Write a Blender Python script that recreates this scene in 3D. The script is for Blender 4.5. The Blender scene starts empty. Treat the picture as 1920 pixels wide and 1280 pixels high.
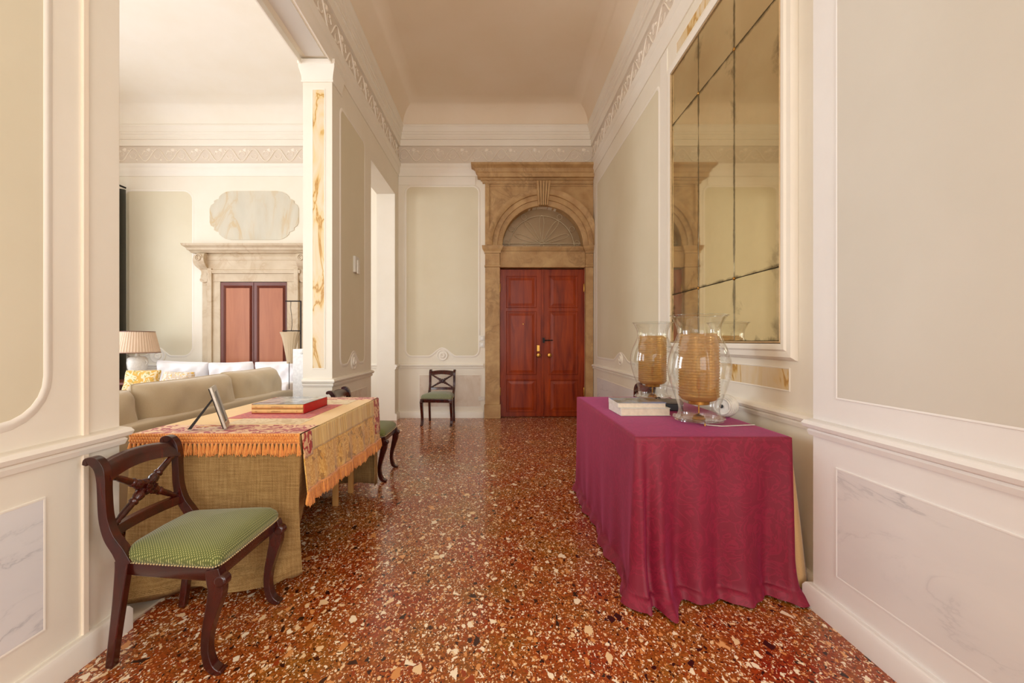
import bpy, math, random
from mathutils import Vector, Matrix
R = math.radians
PI = math.pi
random.seed(7)
SC = bpy.context.scene
COL = SC.collection

# ------------------------------------------------------------------ camera, light, exposure
EYE = 1.22
cam_d = bpy.data.cameras.new('camera'); cam = bpy.data.objects.new('camera', cam_d); COL.objects.link(cam)
cam.location = (0, 0, EYE); cam.rotation_euler = (R(90), 0, 0)
cam_d.sensor_width = 36; cam_d.lens = 820 / 1920 * 36; cam_d.shift_x = 28 / 1920
cam_d.clip_start = 0.05; cam_d.clip_end = 60
SC.camera = cam
SC.view_settings.view_transform = 'Standard'
SC.view_settings.look = 'None'
SC.view_settings.gamma = 1.0
SC.view_settings.use_curve_mapping = False
SC.view_settings.exposure = 0.52
SC.cycles.use_denoising = True
SC.cycles.max_bounces = 10
SC.cycles.diffuse_bounces = 6
SC.cycles.glossy_bounces = 4
SC.cycles.transmission_bounces = 8
SC.cycles.transparent_max_bounces = 8
SC.cycles.sample_clamp_indirect = 6
SC.cycles.caustics_reflective = False
SC.cycles.caustics_refractive = False
w = bpy.data.worlds.new('world'); SC.world = w; w.use_nodes = True
w.node_tree.nodes['Background'].inputs[0].default_value = (0.75, 0.85, 1.0, 1)
w.node_tree.nodes['Background'].inputs[1].default_value = 1.0


def area(name, loc, rot, sx, sy, power, col):
    d = bpy.data.lights.new(name, 'AREA'); d.shape = 'RECTANGLE'; d.size = sx; d.size_y = sy
    d.energy = power; d.color = col
    o = bpy.data.objects.new(name, d); COL.objects.link(o); o.location = loc; o.rotation_euler = rot
    return o


DAY = (0.90, 0.95, 1.0)
for i, yy in enumerate((0.4, 2.9, 5.3)):       # windows of the living room, left of the frame
    area('window_and_added_light', (-6.12, yy, 2.15), (0, R(-90), 0), 3.3, 1.3, (56, 82, 27)[i], DAY)
area('window_and_added_light', (0.0, -3.55, 2.2), (R(90), 0, 0), 2.3, 3.4, 92, (1.0, 0.97, 0.92))   # window behind the camera
area('window_and_added_light', (-4.0, -1.55, 2.2), (R(90), 0, 0), 3.0, 3.2, 30, DAY)

area('window_and_added_light', (1.55, -0.1, 1.9), (0, R(90), 0), 2.0, 1.1, 22, (1.0, .97, .92))   # side light added for the chair's wall shadow, in an invented right wall opening

# ------------------------------------------------------------------ mesh helpers
class MB:
    def __init__(s):
        s.v = []; s.f = []

    def add(s, vs, fs):
        b = len(s.v); s.v += [tuple(p) for p in vs]; s.f += [tuple(i + b for i in q) for q in fs]
        return s

    def box(s, x0, x1, y0, y1, z0, z1):
        return s.add([(x0, y0, z0), (x1, y0, z0), (x1, y1, z0), (x0, y1, z0), (x0, y0, z1), (x1, y0, z1), (x1, y1, z1), (x0, y1, z1)],
                     [(0, 3, 2, 1), (4, 5, 6, 7), (0, 1, 5, 4), (1, 2, 6, 5), (2, 3, 7, 6), (3, 0, 4, 7)])

    def prism(s, pts, fn, n0, n1):
        """2-D outline pts mapped by fn(u, v, n) and extruded between n0 and n1"""
        k = len(pts)
        vs = [fn(u, v, n0) for u, v in pts] + [fn(u, v, n1) for u, v in pts]
        fs = [tuple(range(k)), tuple(range(2 * k - 1, k - 1, -1))]
        fs += [(i, i + k, (i + 1) % k + k, (i + 1) % k) for i in range(k)]
        return s.add(vs, fs)

    def rings(s, rings, closed=True, caps=True):
        k = len(rings[0]); vs = [p for r in rings for p in r]; fs = []
        for a in range(len(rings) - 1):
            for i in range(k if closed else k - 1):
                j = (i + 1) % k
                fs.append((a * k + i, a * k + j, (a + 1) * k + j, (a + 1) * k + i))
        if caps and closed:
            fs.append(tuple(range(k - 1, -1, -1))); fs.append(tuple(range((len(rings) - 1) * k, len(rings) * k)))
        return s.add(vs, fs)

    def lathe(s, prof, c=(0, 0, 0), n=32, caps=True, a0=0):
        return s.rings([[(c[0] + r * math.cos(a0 + 2 * PI * i / n), c[1] + r * math.sin(a0 + 2 * PI * i / n), c[2] + z) for i in range(n)] for r, z in prof], True, caps)

    def lathe_axis(s, prof, p, q, n=16):
        """profile (r, t) turned about the segment p-q, t in 0..1"""
        p = Vector(p); q = Vector(q); d = q - p; L = d.length; d.normalize()
        a = d.orthogonal().normalized(); b = d.cross(a)
        return s.rings([[p + d * (t * L) + (a * math.cos(2 * PI * i / n) + b * math.sin(2 * PI * i / n)) * r for i in range(n)] for r, t in prof])

    def tube(s, pts, r, n=8, closed=False, sec=None):
        pts = [Vector(p) for p in pts]; m = len(pts); rs = []
        rad = r if isinstance(r, (list, tuple)) else [r] * m
        prev = None
        for i, p in enumerate(pts):
            if closed:
                t = pts[(i + 1) % m] - pts[i - 1]
            else:
                t = pts[min(i + 1, m - 1)] - pts[max(i - 1, 0)]
            t.normalize()
            a = t.orthogonal().normalized() if prev is None else (prev - t * prev.dot(t)).normalized()
            prev = a; b = t.cross(a)
            rs.append([p + (a * math.cos(2 * PI * k / n) + b * math.sin(2 * PI * k / n)) * rad[i] for k in range(n)])
        if closed:
            rs.append(rs[0])
        return s.rings(rs, True, not closed)

    def grid(s, rows):
        return s.rings(rows, closed=False, caps=False)

    def build(s, name, m, parent=None, smooth=None, bevel=0, bseg=2, solid=0, sub=0):
        me = bpy.data.meshes.new(name); me.from_pydata(s.v, [], s.f); me.validate(); me.update()
        if m: me.materials.append(m)
        if smooth is not None:
            me.polygons.foreach_set('use_smooth', [True] * len(me.polygons))
            if smooth < 180: me.set_sharp_from_angle(angle=R(smooth))
        o = bpy.data.objects.new(name, me); COL.objects.link(o)
        if parent: o.parent = parent
        if solid:
            q = o.modifiers.new('solid', 'SOLIDIFY'); q.thickness = solid; q.offset = 0
        if bevel:
            q = o.modifiers.new('bevel', 'BEVEL'); q.width = bevel; q.segments = bseg; q.limit_method = 'ANGLE'; q.angle_limit = R(40)
            if smooth is None:
                me.polygons.foreach_set('use_smooth', [True] * len(me.polygons)); me.set_sharp_from_angle(angle=R(50))
                q.harden_normals = True
        if sub:
            q = o.modifiers.new('sub', 'SUBSURF'); q.levels = sub; q.render_levels = sub
        return o


def tag(o, label, cat, group=None, kind=None):
    o['label'] = label; o['category'] = cat
    if group: o['group'] = group
    if kind: o['kind'] = kind
    return o


def empty(name, loc=(0, 0, 0), rz=0):
    o = bpy.data.objects.new(name, None); COL.objects.link(o); o.location = loc; o.rotation_euler = (0, 0, rz); o.empty_display_size = .1
    return o


def copy_tree(o, parent=None):
    c = o.copy(); COL.objects.link(c)
    if parent: c.parent = parent; c.matrix_parent_inverse = o.matrix_parent_inverse.copy()
    for ch in list(o.children): copy_tree(ch, c)
    return c


def lerp(a, b, t): return a + (b - a) * t


def interp(tab, t):
    """piecewise smooth interpolation of rows (t, values...)"""
    if t <= tab[0][0]: return tab[0][1:]
    for a, b in zip(tab, tab[1:]):
        if t <= b[0]:
            k = (t - a[0]) / (b[0] - a[0])
            return tuple(lerp(p, q, k) for p, q in zip(a[1:], b[1:]))
    return tab[-1][1:]


def catmull(pts, n=6):
    out = []
    P = [pts[0]] + list(pts) + [pts[-1]]
    for i in range(1, len(P) - 2):
        for k in range(n):
            t = k / n
            out.append(tuple(0.5 * ((2 * P[i][j]) + (-P[i - 1][j] + P[i + 1][j]) * t + (2 * P[i - 1][j] - 5 * P[i][j] + 4 * P[i + 1][j] - P[i + 2][j]) * t * t
                              + (-P[i - 1][j] + 3 * P[i][j] - 3 * P[i + 1][j] + P[i + 2][j]) * t ** 3) for j in range(len(P[i]))))
    out.append(tuple(pts[-1]))
    return out


# ------------------------------------------------------------------ materials
def S(r, g, b):
    """sRGB 0-255 to linear"""
    f = lambda c: (c / 255 / 12.92) if c / 255 <= .04045 else ((c / 255 + .055) / 1.055) ** 2.4
    return (f(r), f(g), f(b), 1)


class NT:
    def __init__(s, name):
        s.m = bpy.data.materials.new(name); s.m.use_nodes = True; s.t = s.m.node_tree; s.b = s.t.nodes['Principled BSDF']
        s.tc = s.t.nodes.new('ShaderNodeTexCoord')

    def n(s, typ, ins=None, **kw):
        o = s.t.nodes.new('ShaderNode' + typ)
        for k, v in kw.items(): setattr(o, k, v)
        for k, v in (ins or {}).items(): s.put(o.inputs[k], v)
        return o

    def put(s, sock, v):
        if isinstance(v, bpy.types.NodeSocket): s.t.links.new(v, sock)
        elif v is not None: sock.default_value = v

    def co(s, scale=(1, 1, 1), which='Object', rot=(0, 0, 0)):
        return s.n('Mapping', {'Vector': s.tc.outputs[which], 'Scale': scale, 'Rotation': rot}).outputs[0]

    def noise(s, vec, scale, detail=4, rough=.5, dist=0):
        return s.n('TexNoise', {'Vector': vec, 'Scale': scale, 'Detail': detail, 'Roughness': rough, 'Distortion': dist})

    def ramp(s, fac, stops, interp='LINEAR'):
        o = s.n('ValToRGB', {'Fac': fac}); o.color_ramp.interpolation = interp
        e = o.color_ramp.elements
        while len(e) < len(stops): e.new(1)
        for i, (p, c) in enumerate(stops):
            e[i].position = p; e[i].color = c if isinstance(c, tuple) else (c, c, c, 1)
        return o.outputs[0]

    def mix(s, fac, a, b, mode='MIX'):
        o = s.n('Mix', data_type='RGBA', blend_type=mode)
        s.put(o.inputs[0], fac); s.put(o.inputs[6], a); s.put(o.inputs[7], b)
        return o.outputs[2]

    def math(s, op, a, b=0.0, c=None):
        o = s.n('Math', operation=op); s.put(o.inputs[0], a); s.put(o.inputs[1], b)
        if c is not None: s.put(o.inputs[2], c)
        return o.outputs[0]

    def bump(s, h, strength=.3, dist=.01):
        o = s.n('Bump', {'Height': h, 'Strength': strength, 'Distance': dist}); s.put(s.b.inputs['Normal'], o.outputs[0])

    def set(s, **kw):
        names = {'col': 'Base Color', 'rough': 'Roughness', 'metal': 'Metallic', 'sheen': 'Sheen Weight', 'trans': 'Transmission Weight',
                 'ior': 'IOR', 'coat': 'Coat Weight', 'alpha': 'Alpha', 'spec': 'Specular IOR Level', 'sheenr': 'Sheen Roughness', 'sheent': 'Sheen Tint', 'coatr': 'Coat Roughness'}
        for k, v in kw.items(): s.put(s.b.inputs[names[k]], v)
        return s.m


def plaster(name, c1, c2, rough=.6, scale=1.4, bump=.08):
    t = NT(name); v = t.co()
    f = t.noise(v, scale, 5, .6).outputs[0]
    f2 = t.noise(v, 30, 3).outputs[0]
    t.bump(f2, bump, .004)
    return t.set(col=t.ramp(f, [(.3, c1), (.7, c2)]), rough=rough)


def marble(name, base, base2, vein, scale=1.2, rough=.35, amount=.85, stretch=(1, 1, 1), rot=(0, 0, 0), width=.05):
    t = NT(name); v = t.co(stretch, rot=rot)
    n1 = t.noise(v, scale, 6, .6, 1.2).outputs[0]
    r = t.math('ABSOLUTE', t.math('SUBTRACT', n1, .5))
    vein_f = t.ramp(r, [(0, 1.0), (width, .25), (width * 3, 0.0)])
    n2 = t.noise(v, scale * .6, 3).outputs[0]
    gate = t.ramp(n2, [(.4, 0.0), (.62, 1.0)])
    f = t.math('MULTIPLY', t.math('MULTIPLY', vein_f, gate), amount)
    cloud = t.mix(t.ramp(t.noise(v, scale * 1.7, 4).outputs[0], [(.3, 0.0), (.7, 1.0)]), base, base2)
    return t.set(col=t.mix(f, cloud, vein), rough=rough)


def onyx(name):
    t = NT(name); v = t.co((3.4, 3.4, 1.1), rot=(R(18), R(-18), 0))
    n = t.noise(v, 1.5, 4, .5, .8).outputs[0]
    wv = t.math('PINGPONG', t.math('MULTIPLY', n, 9.0), 1.0)
    c = t.ramp(wv, [(0, S(228, 210, 180)), (.5, S(226, 204, 164)), (.74, S(226, 200, 148)), (.88, S(208, 168, 96)), (.97, S(180, 130, 62)), (1, S(206, 166, 100))])
    return t.set(col=c, rough=.35)


def wood(name, c1, c2, rough=.25, axis=(1, 1, .12), scale=14, coat=.3):
    t = NT(name); v = t.co(axis)
    n = t.noise(v, scale, 5, .6, .6).outputs[0]
    big = t.noise(v, scale * .25, 2).outputs[0]
    c = t.mix(t.math('MULTIPLY', big, .35), t.ramp(n, [(.3, c1), (.7, c2)]), c1)
    return t.set(col=c, rough=rough, coat=coat, coatr=.15)


def fabric(name, c1, c2, scale=300, rough=.9, sheen=.3, bump=.3, big=3):
    t = NT(name); v = t.co()
    f = t.noise(v, scale, 2).outputs[0]; g = t.noise(v, big, 3).outputs[0]
    t.bump(f, bump, .002)
    return t.set(col=t.ramp(t.math('ADD', t.math('MULTIPLY', f, .4), t.math('MULTIPLY', g, .6)), [(.3, c1), (.7, c2)]), rough=rough, sheen=sheen, sheenr=.5)


def simple(name, c, rough=.5, metal=0, **kw):
    t = NT(name); v = t.co()
    f = t.noise(v, 40, 2).outputs[0]
    dark = tuple(x * .88 for x in c[:3]) + (1,)
    return t.set(col=t.ramp(f, [(.35, dark), (.65, c)]), rough=rough, metal=metal, **kw)


def terrazzo():
    t = NT('terrazzo'); v0 = t.co()
    wob = t.noise(v0, 24, 3, .6)
    off = t.n('VectorMath', {0: wob.outputs['Color'], 1: (.5, .5, .5)}, operation='SUBTRACT').outputs[0]
    off = t.n('VectorMath', {0: off, 'Scale': .034}, operation='SCALE').outputs[0]
    v = t.n('VectorMath', {0: v0, 1: off}, operation='ADD').outputs[0]
    base_n = t.noise(v0, 2.2, 4, .6).outputs[0]
    base = t.ramp(base_n, [(.30, S(150, 42, 14)), (.46, S(160, 72, 22)), (.64, S(156, 94, 32))])
    fine = t.ramp(t.noise(v, 90, 3).outputs[0], [(.35, .55), (.65, 1.15)])
    col = t.mix(1.0, base, fine, 'MULTIPLY')
    for sc, thr, edge, seed in ((170, .54, .12, 9.1), (92, .60, .12, 0), (52, .80, .10, 3.3), (30, .93, .08, 7.7)):
        m = t.n('Mapping', {'Vector': v, 'Location': (seed, seed * .7, 0), 'Rotation': (0, 0, seed), 'Scale': (1.0, .62, 1)}).outputs[0]
        a = t.n('TexVoronoi', {'Vector': m, 'Scale': sc, 'Randomness': 1.0}, voronoi_dimensions='2D', feature='F1')
        e = t.n('TexVoronoi', {'Vector': m, 'Scale': sc, 'Randomness': 1.0}, voronoi_dimensions='2D', feature='DISTANCE_TO_EDGE')
        rnd = t.n('SeparateColor', {0: a.outputs['Color']})
        on = t.math('GREATER_THAN', rnd.outputs[0], thr)
        inside = t.math('GREATER_THAN', e.outputs['Distance'], t.math('MULTIPLY_ADD', rnd.outputs[2], .22, edge))
        mask = t.math('MULTIPLY', on, inside)
        cc = t.ramp(rnd.outputs[1], [(0, S(52, 14, 8)), (.16, S(150, 60, 22)), (.30, S(216, 146, 84)), (.44, S(236, 200, 154)), (.62, S(248, 230, 202)), (.86, S(226, 164, 106)), (.94, S(44, 20, 14))], 'CONSTANT')
        col = t.mix(mask, col, cc)
    rg = t.ramp(t.noise(v0, 3, 3).outputs[0], [(.3, .13), (.7, .26)])
    return t.set(col=col, rough=rg, coat=.1, coatr=.08)


M = {}
M['wall'] = plaster('wall_paint', S(234, 226, 208), S(240, 233, 218), .55)
M['wall_daylit'] = plaster('daylit_wall_paint', S(234, 232, 230), S(240, 239, 238), .5)  # bluish daylight on the near right wall put into a whiter wall colour
M['trim'] = plaster('trim_paint', S(238, 231, 217), S(243, 237, 225), .5)
M['ceiling'] = plaster('ceiling_paint', S(236, 220, 196), S(240, 226, 206), .8)
M['ceiling_lit'] = plaster('lit_ceiling_paint', S(240, 233, 218), S(244, 239, 228), .8)  # sitting room's extra brightness put into a lighter copy of the ceiling colour
M['panel'] = plaster('sage_panel_paint', S(220, 210, 182), S(227, 218, 193), .6, 1.0)
M['panel_grey'] = plaster('grey_panel_paint', S(212, 208, 198), S(219, 215, 206), .6, 1.0)
M['frieze'] = plaster('frieze_ground_paint', S(218, 206, 190), S(224, 212, 197), .7)
M['relief'] = plaster('frieze_relief_paint', S(240, 230, 214), S(244, 235, 221), .6)
M['marble'] = marble('grey_veined_marble', S(232, 230, 228), S(224, 222, 222), S(112, 116, 128), 1.6, .35, .8, (1, .7, 1.9), (R(-38), 0, 0), .012)
M['marble_warm'] = marble('warm_marble', S(230, 219, 204), S(220, 205, 186), S(190, 160, 130), 1.6, .4, .5, (1, 1, 1), (0, R(30), 0))
M['plaque'] = marble('plaque_marble', S(214, 208, 190), S(202, 197, 180), S(200, 168, 110), 1.8, .45, .7, (1.4, 1, .5))
M['onyx'] = onyx('onyx_inlay')
M['stone'] = marble('portal_stone', S(198, 162, 112), S(172, 132, 84), S(124, 88, 52), 3.5, .6, .5)
M['pale_stone'] = marble('pale_stone', S(214, 198, 172), S(202, 184, 156), S(176, 146, 108), 3.0, .6, .6)
M['threshold'] = marble('threshold_stone', S(226, 214, 194), S(214, 200, 178), S(170, 150, 120), 3.0, .3, .6)
M['floor'] = terrazzo()
M['door'] = wood('mahogany_door', S(112, 30, 2), S(178, 70, 12), .42, (1, 1, .12), 12, .08)
M['door'].node_tree.nodes['Principled BSDF'].inputs['Specular IOR Level'].default_value = .22
M['door_pale'] = wood('cherry_door', S(166, 96, 58), S(186, 116, 74), .45, (1, 1, .1), 10, .05)
M['door_dark'] = wood('dark_red_wood', S(96, 38, 20), S(116, 50, 28), .4, (1, 1, .1), 10, .1)
M['chair'] = wood('chair_mahogany', S(34, 7, 5), S(82, 22, 10), .26, (1, 1, .3), 22, .35)
M['pine'] = wood('pine_wood', S(196, 142, 76), S(216, 164, 96), .5, (1, 1, .15), 16, 0)
M['brass'] = simple('brass', S(196, 146, 72), .28, 1)
M['iron'] = simple('black_iron', S(40, 36, 34), .5, .6)
M['white_metal'] = simple('white_enamel', S(240, 240, 240), .35)
M['silver'] = simple('silver_frame', S(176, 166, 152), .35, .8)
M['dark'] = simple('dark_backing', S(34, 26, 22), .7)
M['black'] = simple('black_plastic', S(26, 24, 26), .35)
M['plastic'] = simple('white_plastic', S(232, 226, 214), .4)
M['linen'] = fabric('beige_linen', S(188, 168, 136), S(202, 183, 152), 200)
M['white_linen'] = fabric('white_linen', S(232, 230, 232), S(244, 242, 244), 200)
M['curtain'] = fabric('dark_green_curtain', S(52, 50, 38), S(66, 62, 48), 120)
M['tan_cloth'] = fabric('tan_undercloth', S(202, 160, 106), S(214, 174, 122), 180)
M['fringe'] = fabric('gold_fringe_yarn', S(204, 118, 44), S(238, 166, 84), 160, .8, .3, .5, 40)
M['ivory'] = simple('ivory_glaze', S(236, 232, 222), .25)
M['paper'] = simple('book_pages', S(236, 222, 200), .8)
M['red_case'] = simple('red_slipcase', S(196, 8, 14), .45)
M['tan_spine'] = simple('tan_book_spine', S(222, 178, 112), .6)
M['ink'] = simple('brown_ink', S(150, 100, 56), .7)
M['turquoise'] = simple('turquoise_box', S(96, 208, 196), .5)


def m_velvet():
    t = NT('crimson_damask'); v = t.co()
    n = t.noise(v, 9, 3, .5, 2.5).outputs[0]
    pat = t.ramp(t.math('ABSOLUTE', t.math('SUBTRACT', n, .5)), [(.02, 0.0), (.05, 1.0)])
    soft = t.noise(v, 2.4, 3).outputs[0]
    c = t.mix(t.math('MULTIPLY', pat, .55), S(134, 14, 46), S(98, 6, 26))
    c = t.mix(t.math('MULTIPLY', soft, .35), c, S(150, 26, 64))
    t.bump(t.math('ADD', pat, t.noise(v, 350, 2).outputs[0]), .15, .002)
    return t.set(col=c, rough=.62, sheen=.42, sheenr=.35, sheent=S(240, 120, 190))


def m_burlap():
    t = NT('burlap'); v = t.co()
    w1 = t.n('TexWave', {'Vector': v, 'Scale': 100, 'Distortion': 2.2, 'Detail': 2, 'Detail Scale': 2}, bands_direction='Z').outputs['Fac']
    v2 = t.co(rot=(0, 0, 0))
    w2 = t.n('TexWave', {'Vector': v2, 'Scale': 96, 'Distortion': 2.2, 'Detail': 2, 'Detail Scale': 2}, bands_direction='DIAGONAL').outputs['Fac']
    slub = t.noise(t.co((9, 9, 150)), 1, 4, .6).outputs[0]
    slub2 = t.noise(t.co((130, 130, 6)), 1, 4, .6).outputs[0]
    f = t.math('ADD', t.math('MULTIPLY', t.math('ADD', w1, w2), .22), t.math('MULTIPLY', t.math('ADD', slub, slub2), .3))
    t.bump(f, .5, .003)
    return t.set(col=t.ramp(f, [(.34, S(98, 68, 30)), (.52, S(146, 110, 58)), (.72, S(192, 158, 104))]), rough=.95)


def m_pattern(name, ground, motif, scale=9, thr=.5, soft=.015, dist=1.6, rough=.75, sheen=.2, mot2=None):
    t = NT(name); v = t.co()
    n = t.noise(v, scale, 2, .4, dist).outputs[0]
    f = t.ramp(n, [(thr - soft, 0.0), (thr + soft, 1.0)])
    c = t.mix(f, ground, motif)
    if mot2:
        n2 = t.noise(v, scale * 1.7, 2, .4, dist).outputs[0]
        c = t.mix(t.ramp(n2, [(.6, 0.0), (.62, 1.0)]), c, mot2)
    t.bump(t.math('ADD', f, t.noise(v, 260, 2).outputs[0]), .3, .003)
    return t.set(col=c, rough=rough, sheen=sheen)


def m_brocade():
    t = NT('gold_brocade'); v = t.co()
    n = t.noise(v, 13, 2, .4, 1.8).outputs[0]
    lines = t.ramp(t.math('FRACT', t.math('MULTIPLY', n, 7)), [(.25, 0.0), (.45, 1.0), (.7, 1.0), (.85, 0.0)])
    c = t.mix(lines, S(218, 158, 60), S(244, 200, 112))
    n2 = t.noise(v, 17, 1, .4, 1.2).outputs[0]
    c = t.mix(t.ramp(n2, [(.62, 0.0), (.66, .8)]), c, S(160, 110, 34))
    t.bump(lines, .3, .003)
    return t.set(col=c, rough=.55, sheen=.3)


def m_satin():
    t = NT('gold_satin'); v = t.co((1, 60, 1))
    n = t.noise(v, 1.2, 2, .4).outputs[0]
    c = t.ramp(n, [(.3, S(216, 172, 88)), (.7, S(244, 212, 142))])
    t.bump(n, .5, .006)
    return t.set(col=c, rough=.45, sheen=.3)


def m_seat(name='green_seat_fabric', g1=S(84, 92, 38), g2=S(100, 108, 50), dot=S(190, 188, 118)):
    t = NT(name); v = t.co((1, 1, 1), rot=(0, 0, R(45)))
    sc = 150
    s = t.n('VectorMath', {0: v, 'Scale': sc}, operation='SCALE').outputs[0]
    fr = t.n('VectorMath', {0: s}, operation='FRACTION').outputs[0]
    sp = t.n('SeparateXYZ', {0: fr})
    dx = t.math('SUBTRACT', sp.outputs[0], .5); dy = t.math('SUBTRACT', sp.outputs[1], .5)
    d = t.math('SQRT', t.math('ADD', t.math('MULTIPLY', dx, dx), t.math('MULTIPLY', dy, dy)))
    f = t.ramp(d, [(.17, 1.0), (.27, 0.0)])
    g = t.ramp(t.noise(v, 5, 2).outputs[0], [(.3, g1), (.7, g2)])
    t.bump(f, .25, .002)
    return t.set(col=t.mix(f, g, dot), rough=.85, sheen=.25)


def m_glass(name, col, rough=0.0, ior=1.45):
    """thin clear blown glass: fresnel reflection over a see-through body"""
    t = NT(name)
    out = t.t.nodes['Material Output']
    tr = t.n('BsdfTransparent', {'Color': col}); gl = t.n('BsdfGlossy', {'Color': (1, 1, 1, 1), 'Roughness': rough + .01})
    lw = t.n('LayerWeight', {'Blend': .28})
    fac = t.math('MULTIPLY_ADD', lw.outputs['Facing'], .55, .02)
    fac = t.math('MULTIPLY', fac, 1.15)
    mx = t.n('MixShader', {0: fac, 1: tr.outputs[0], 2: gl.outputs[0]})
    t.t.links.new(mx.outputs[0], out.inputs[0])
    return t.m


def m_amber():
    t = NT('amber_ribbed_glass')
    out = t.t.nodes['Material Output']
    v = t.co()
    f = t.noise(v, 6, 3).outputs[0]
    c = t.ramp(f, [(.3, S(236, 200, 140)), (.7, S(244, 216, 164))])
    tr = t.n('BsdfTransparent', {'Color': c}); tl = t.n('BsdfTranslucent', {'Color': S(250, 218, 164)}); df = t.n('BsdfDiffuse', {'Color': S(240, 208, 154)})
    gl = t.n('BsdfGlossy', {'Color': (1, .95, .85, 1), 'Roughness': .12})
    a = t.n('MixShader', {0: .5, 1: tl.outputs[0], 2: df.outputs[0]})
    b = t.n('MixShader', {0: .42, 1: tr.outputs[0], 2: a.outputs[0]})
    lw = t.n('LayerWeight', {'Blend': .3})
    cc = t.n('MixShader', {0: t.math('MULTIPLY', lw.outputs['Fresnel'], .6), 1: b.outputs[0], 2: gl.outputs[0]})
    t.t.links.new(cc.outputs[0], out.inputs[0])
    return t.m


def m_mirror():
    t = NT('antique_mirror'); out = t.t.nodes['Material Output']
    v = t.co(); g = t.n('SeparateXYZ', {0: t.tc.outputs['Generated']})
    def edge(s):
        return t.math('MINIMUM', s, t.math('SUBTRACT', 1.0, s))
    e = t.math('MINIMUM', t.math('MULTIPLY', edge(g.outputs[1]), .5), edge(g.outputs[2]))
    n = t.noise(v, 5, 6, .65, .4).outputs[0]
    n2 = t.noise(v, 1.3, 3).outputs[0]
    gate = t.ramp(n2, [(.46, 0.0), (.60, 1.0)])
    rim = t.math('MULTIPLY', t.ramp(t.math('ADD', t.math('ADD', e, .024), t.math('MULTIPLY', n, -.052)), [(0.0, 1.0), (.012, 0.0)]), 1.0)
    blot = t.math('MULTIPLY', t.ramp(t.math('ADD', t.math('MULTIPLY', e, -1.6), n), [(.45, 0.0), (.60, 1.0)]), gate)
    stain = t.math('MINIMUM', t.math('MAXIMUM', t.math('MULTIPLY', rim, .75), t.math('MULTIPLY', blot, .8)), 1.0)
    haze = t.ramp(t.noise(v, 2.4, 4).outputs[0], [(.35, .08), (.7, .22)])
    gloss = t.n('BsdfGlossy', {'Color': t.mix(t.noise(v, 1.1, 2).outputs[0], S(226, 214, 176), S(240, 228, 196)), 'Roughness': .035})
    dif = t.n('BsdfDiffuse', {'Color': S(214, 198, 152)})
    a = t.n('MixShader', {0: haze, 1: gloss.outputs[0], 2: dif.outputs[0]})
    dk = t.n('BsdfDiffuse', {'Color': S(70, 56, 34)})
    b = t.n('MixShader', {0: stain, 1: a.outputs[0], 2: dk.outputs[0]})
    t.t.links.new(b.outputs[0], out.inputs[0])
    return t.m


def m_cover(name, a, b, c, scale):
    t = NT(name); v = t.co()
    n = t.noise(v, scale, 4, .6, .5).outputs[0]
    return t.set(col=t.ramp(n, [(.38, a), (.5, b), (.62, c)]), rough=.2)


M['velvet'] = m_velvet(); M['burlap'] = m_burlap()
M['red_leaf'] = m_pattern('red_leaf_damask', S(232, 186, 136), S(170, 26, 16), 20, .5)
M['cream_band'] = m_pattern('cream_band_weave', S(226, 200, 150), S(206, 172, 116), 18, .55)
M['red_band'] = m_pattern('red_panel_weave', S(202, 78, 48), S(178, 44, 40), 22, .52)
M['gold_plain'] = fabric('gold_plain_weave', S(226, 178, 90), S(236, 194, 110), 260)
M['brocade'] = m_brocade(); M['satin'] = m_satin(); M['seat'] = m_seat()
M['seat_grey'] = m_seat('grey_green_seat_fabric', S(112, 118, 88), S(128, 132, 100), S(160, 160, 128))
M['glass'] = m_glass('clear_glass', (.97, .985, .98, 1)); M['amber'] = m_amber(); M['mirror'] = m_mirror()
M['cover_grey'] = m_cover('glossy_grey_cover', S(206, 206, 200), S(176, 180, 178), S(120, 126, 130), 9)
M['cover_photo'] = m_cover('landscape_cover', S(96, 84, 62), S(150, 156, 160), S(120, 150, 206), 5)
M['yellow_print'] = m_pattern('yellow_print', S(234, 216, 176), S(214, 168, 70), 14, .5, mot2=S(170, 164, 90))
M['pale_print'] = m_pattern('pale_print', S(226, 214, 200), S(196, 180, 160), 18, .5, mot2=S(222, 180, 90))
def m_frost():
    t = NT('dim_fanlight_glass')
    return t.set(col=t.ramp(t.noise(t.co(), 1.5, 3).outputs[0], [(.3, S(150, 124, 92)), (.7, S(176, 150, 116))]), rough=.18)
M['fan_glass'] = m_frost()

# ------------------------------------------------------------------ room dimensions
XL, XR, XN = -1.58, 1.53, 1.46       # left wall face, right wall face, near right wall face
YB, YS = 7.0, 2.02                   # door wall, step of the right wall
T = .28                              # wall thickness
YP0, YP1 = 1.832, 4.19               # wide opening in the left wall
YD0, YD1 = 5.48, 6.76                # tall doorway in the left wall
ZC = 4.94                            # ceiling
XLL, YF, YLF = -6.1, -3.5, -1.5      # living room left wall, wall behind camera, living room near wall
HT = 5.1

# maps: 2-D (u, v) on a wall to 3-D with n towards the room
def on_back(u, v, n): return (u, YB - n, v)
def on_left(u, v, n): return (XL + n, u, v)
def on_right(u, v, n): return (XR - n, u, v)
def on_near(u, v, n): return (XN - n, u, v)
def on_pil(u, v, n): return (u, YP1 - n, v)


def struct(o, label, cat='wall'):
    o['kind'] = 'structure'; o['label'] = label; o['category'] = cat
    return o


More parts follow.
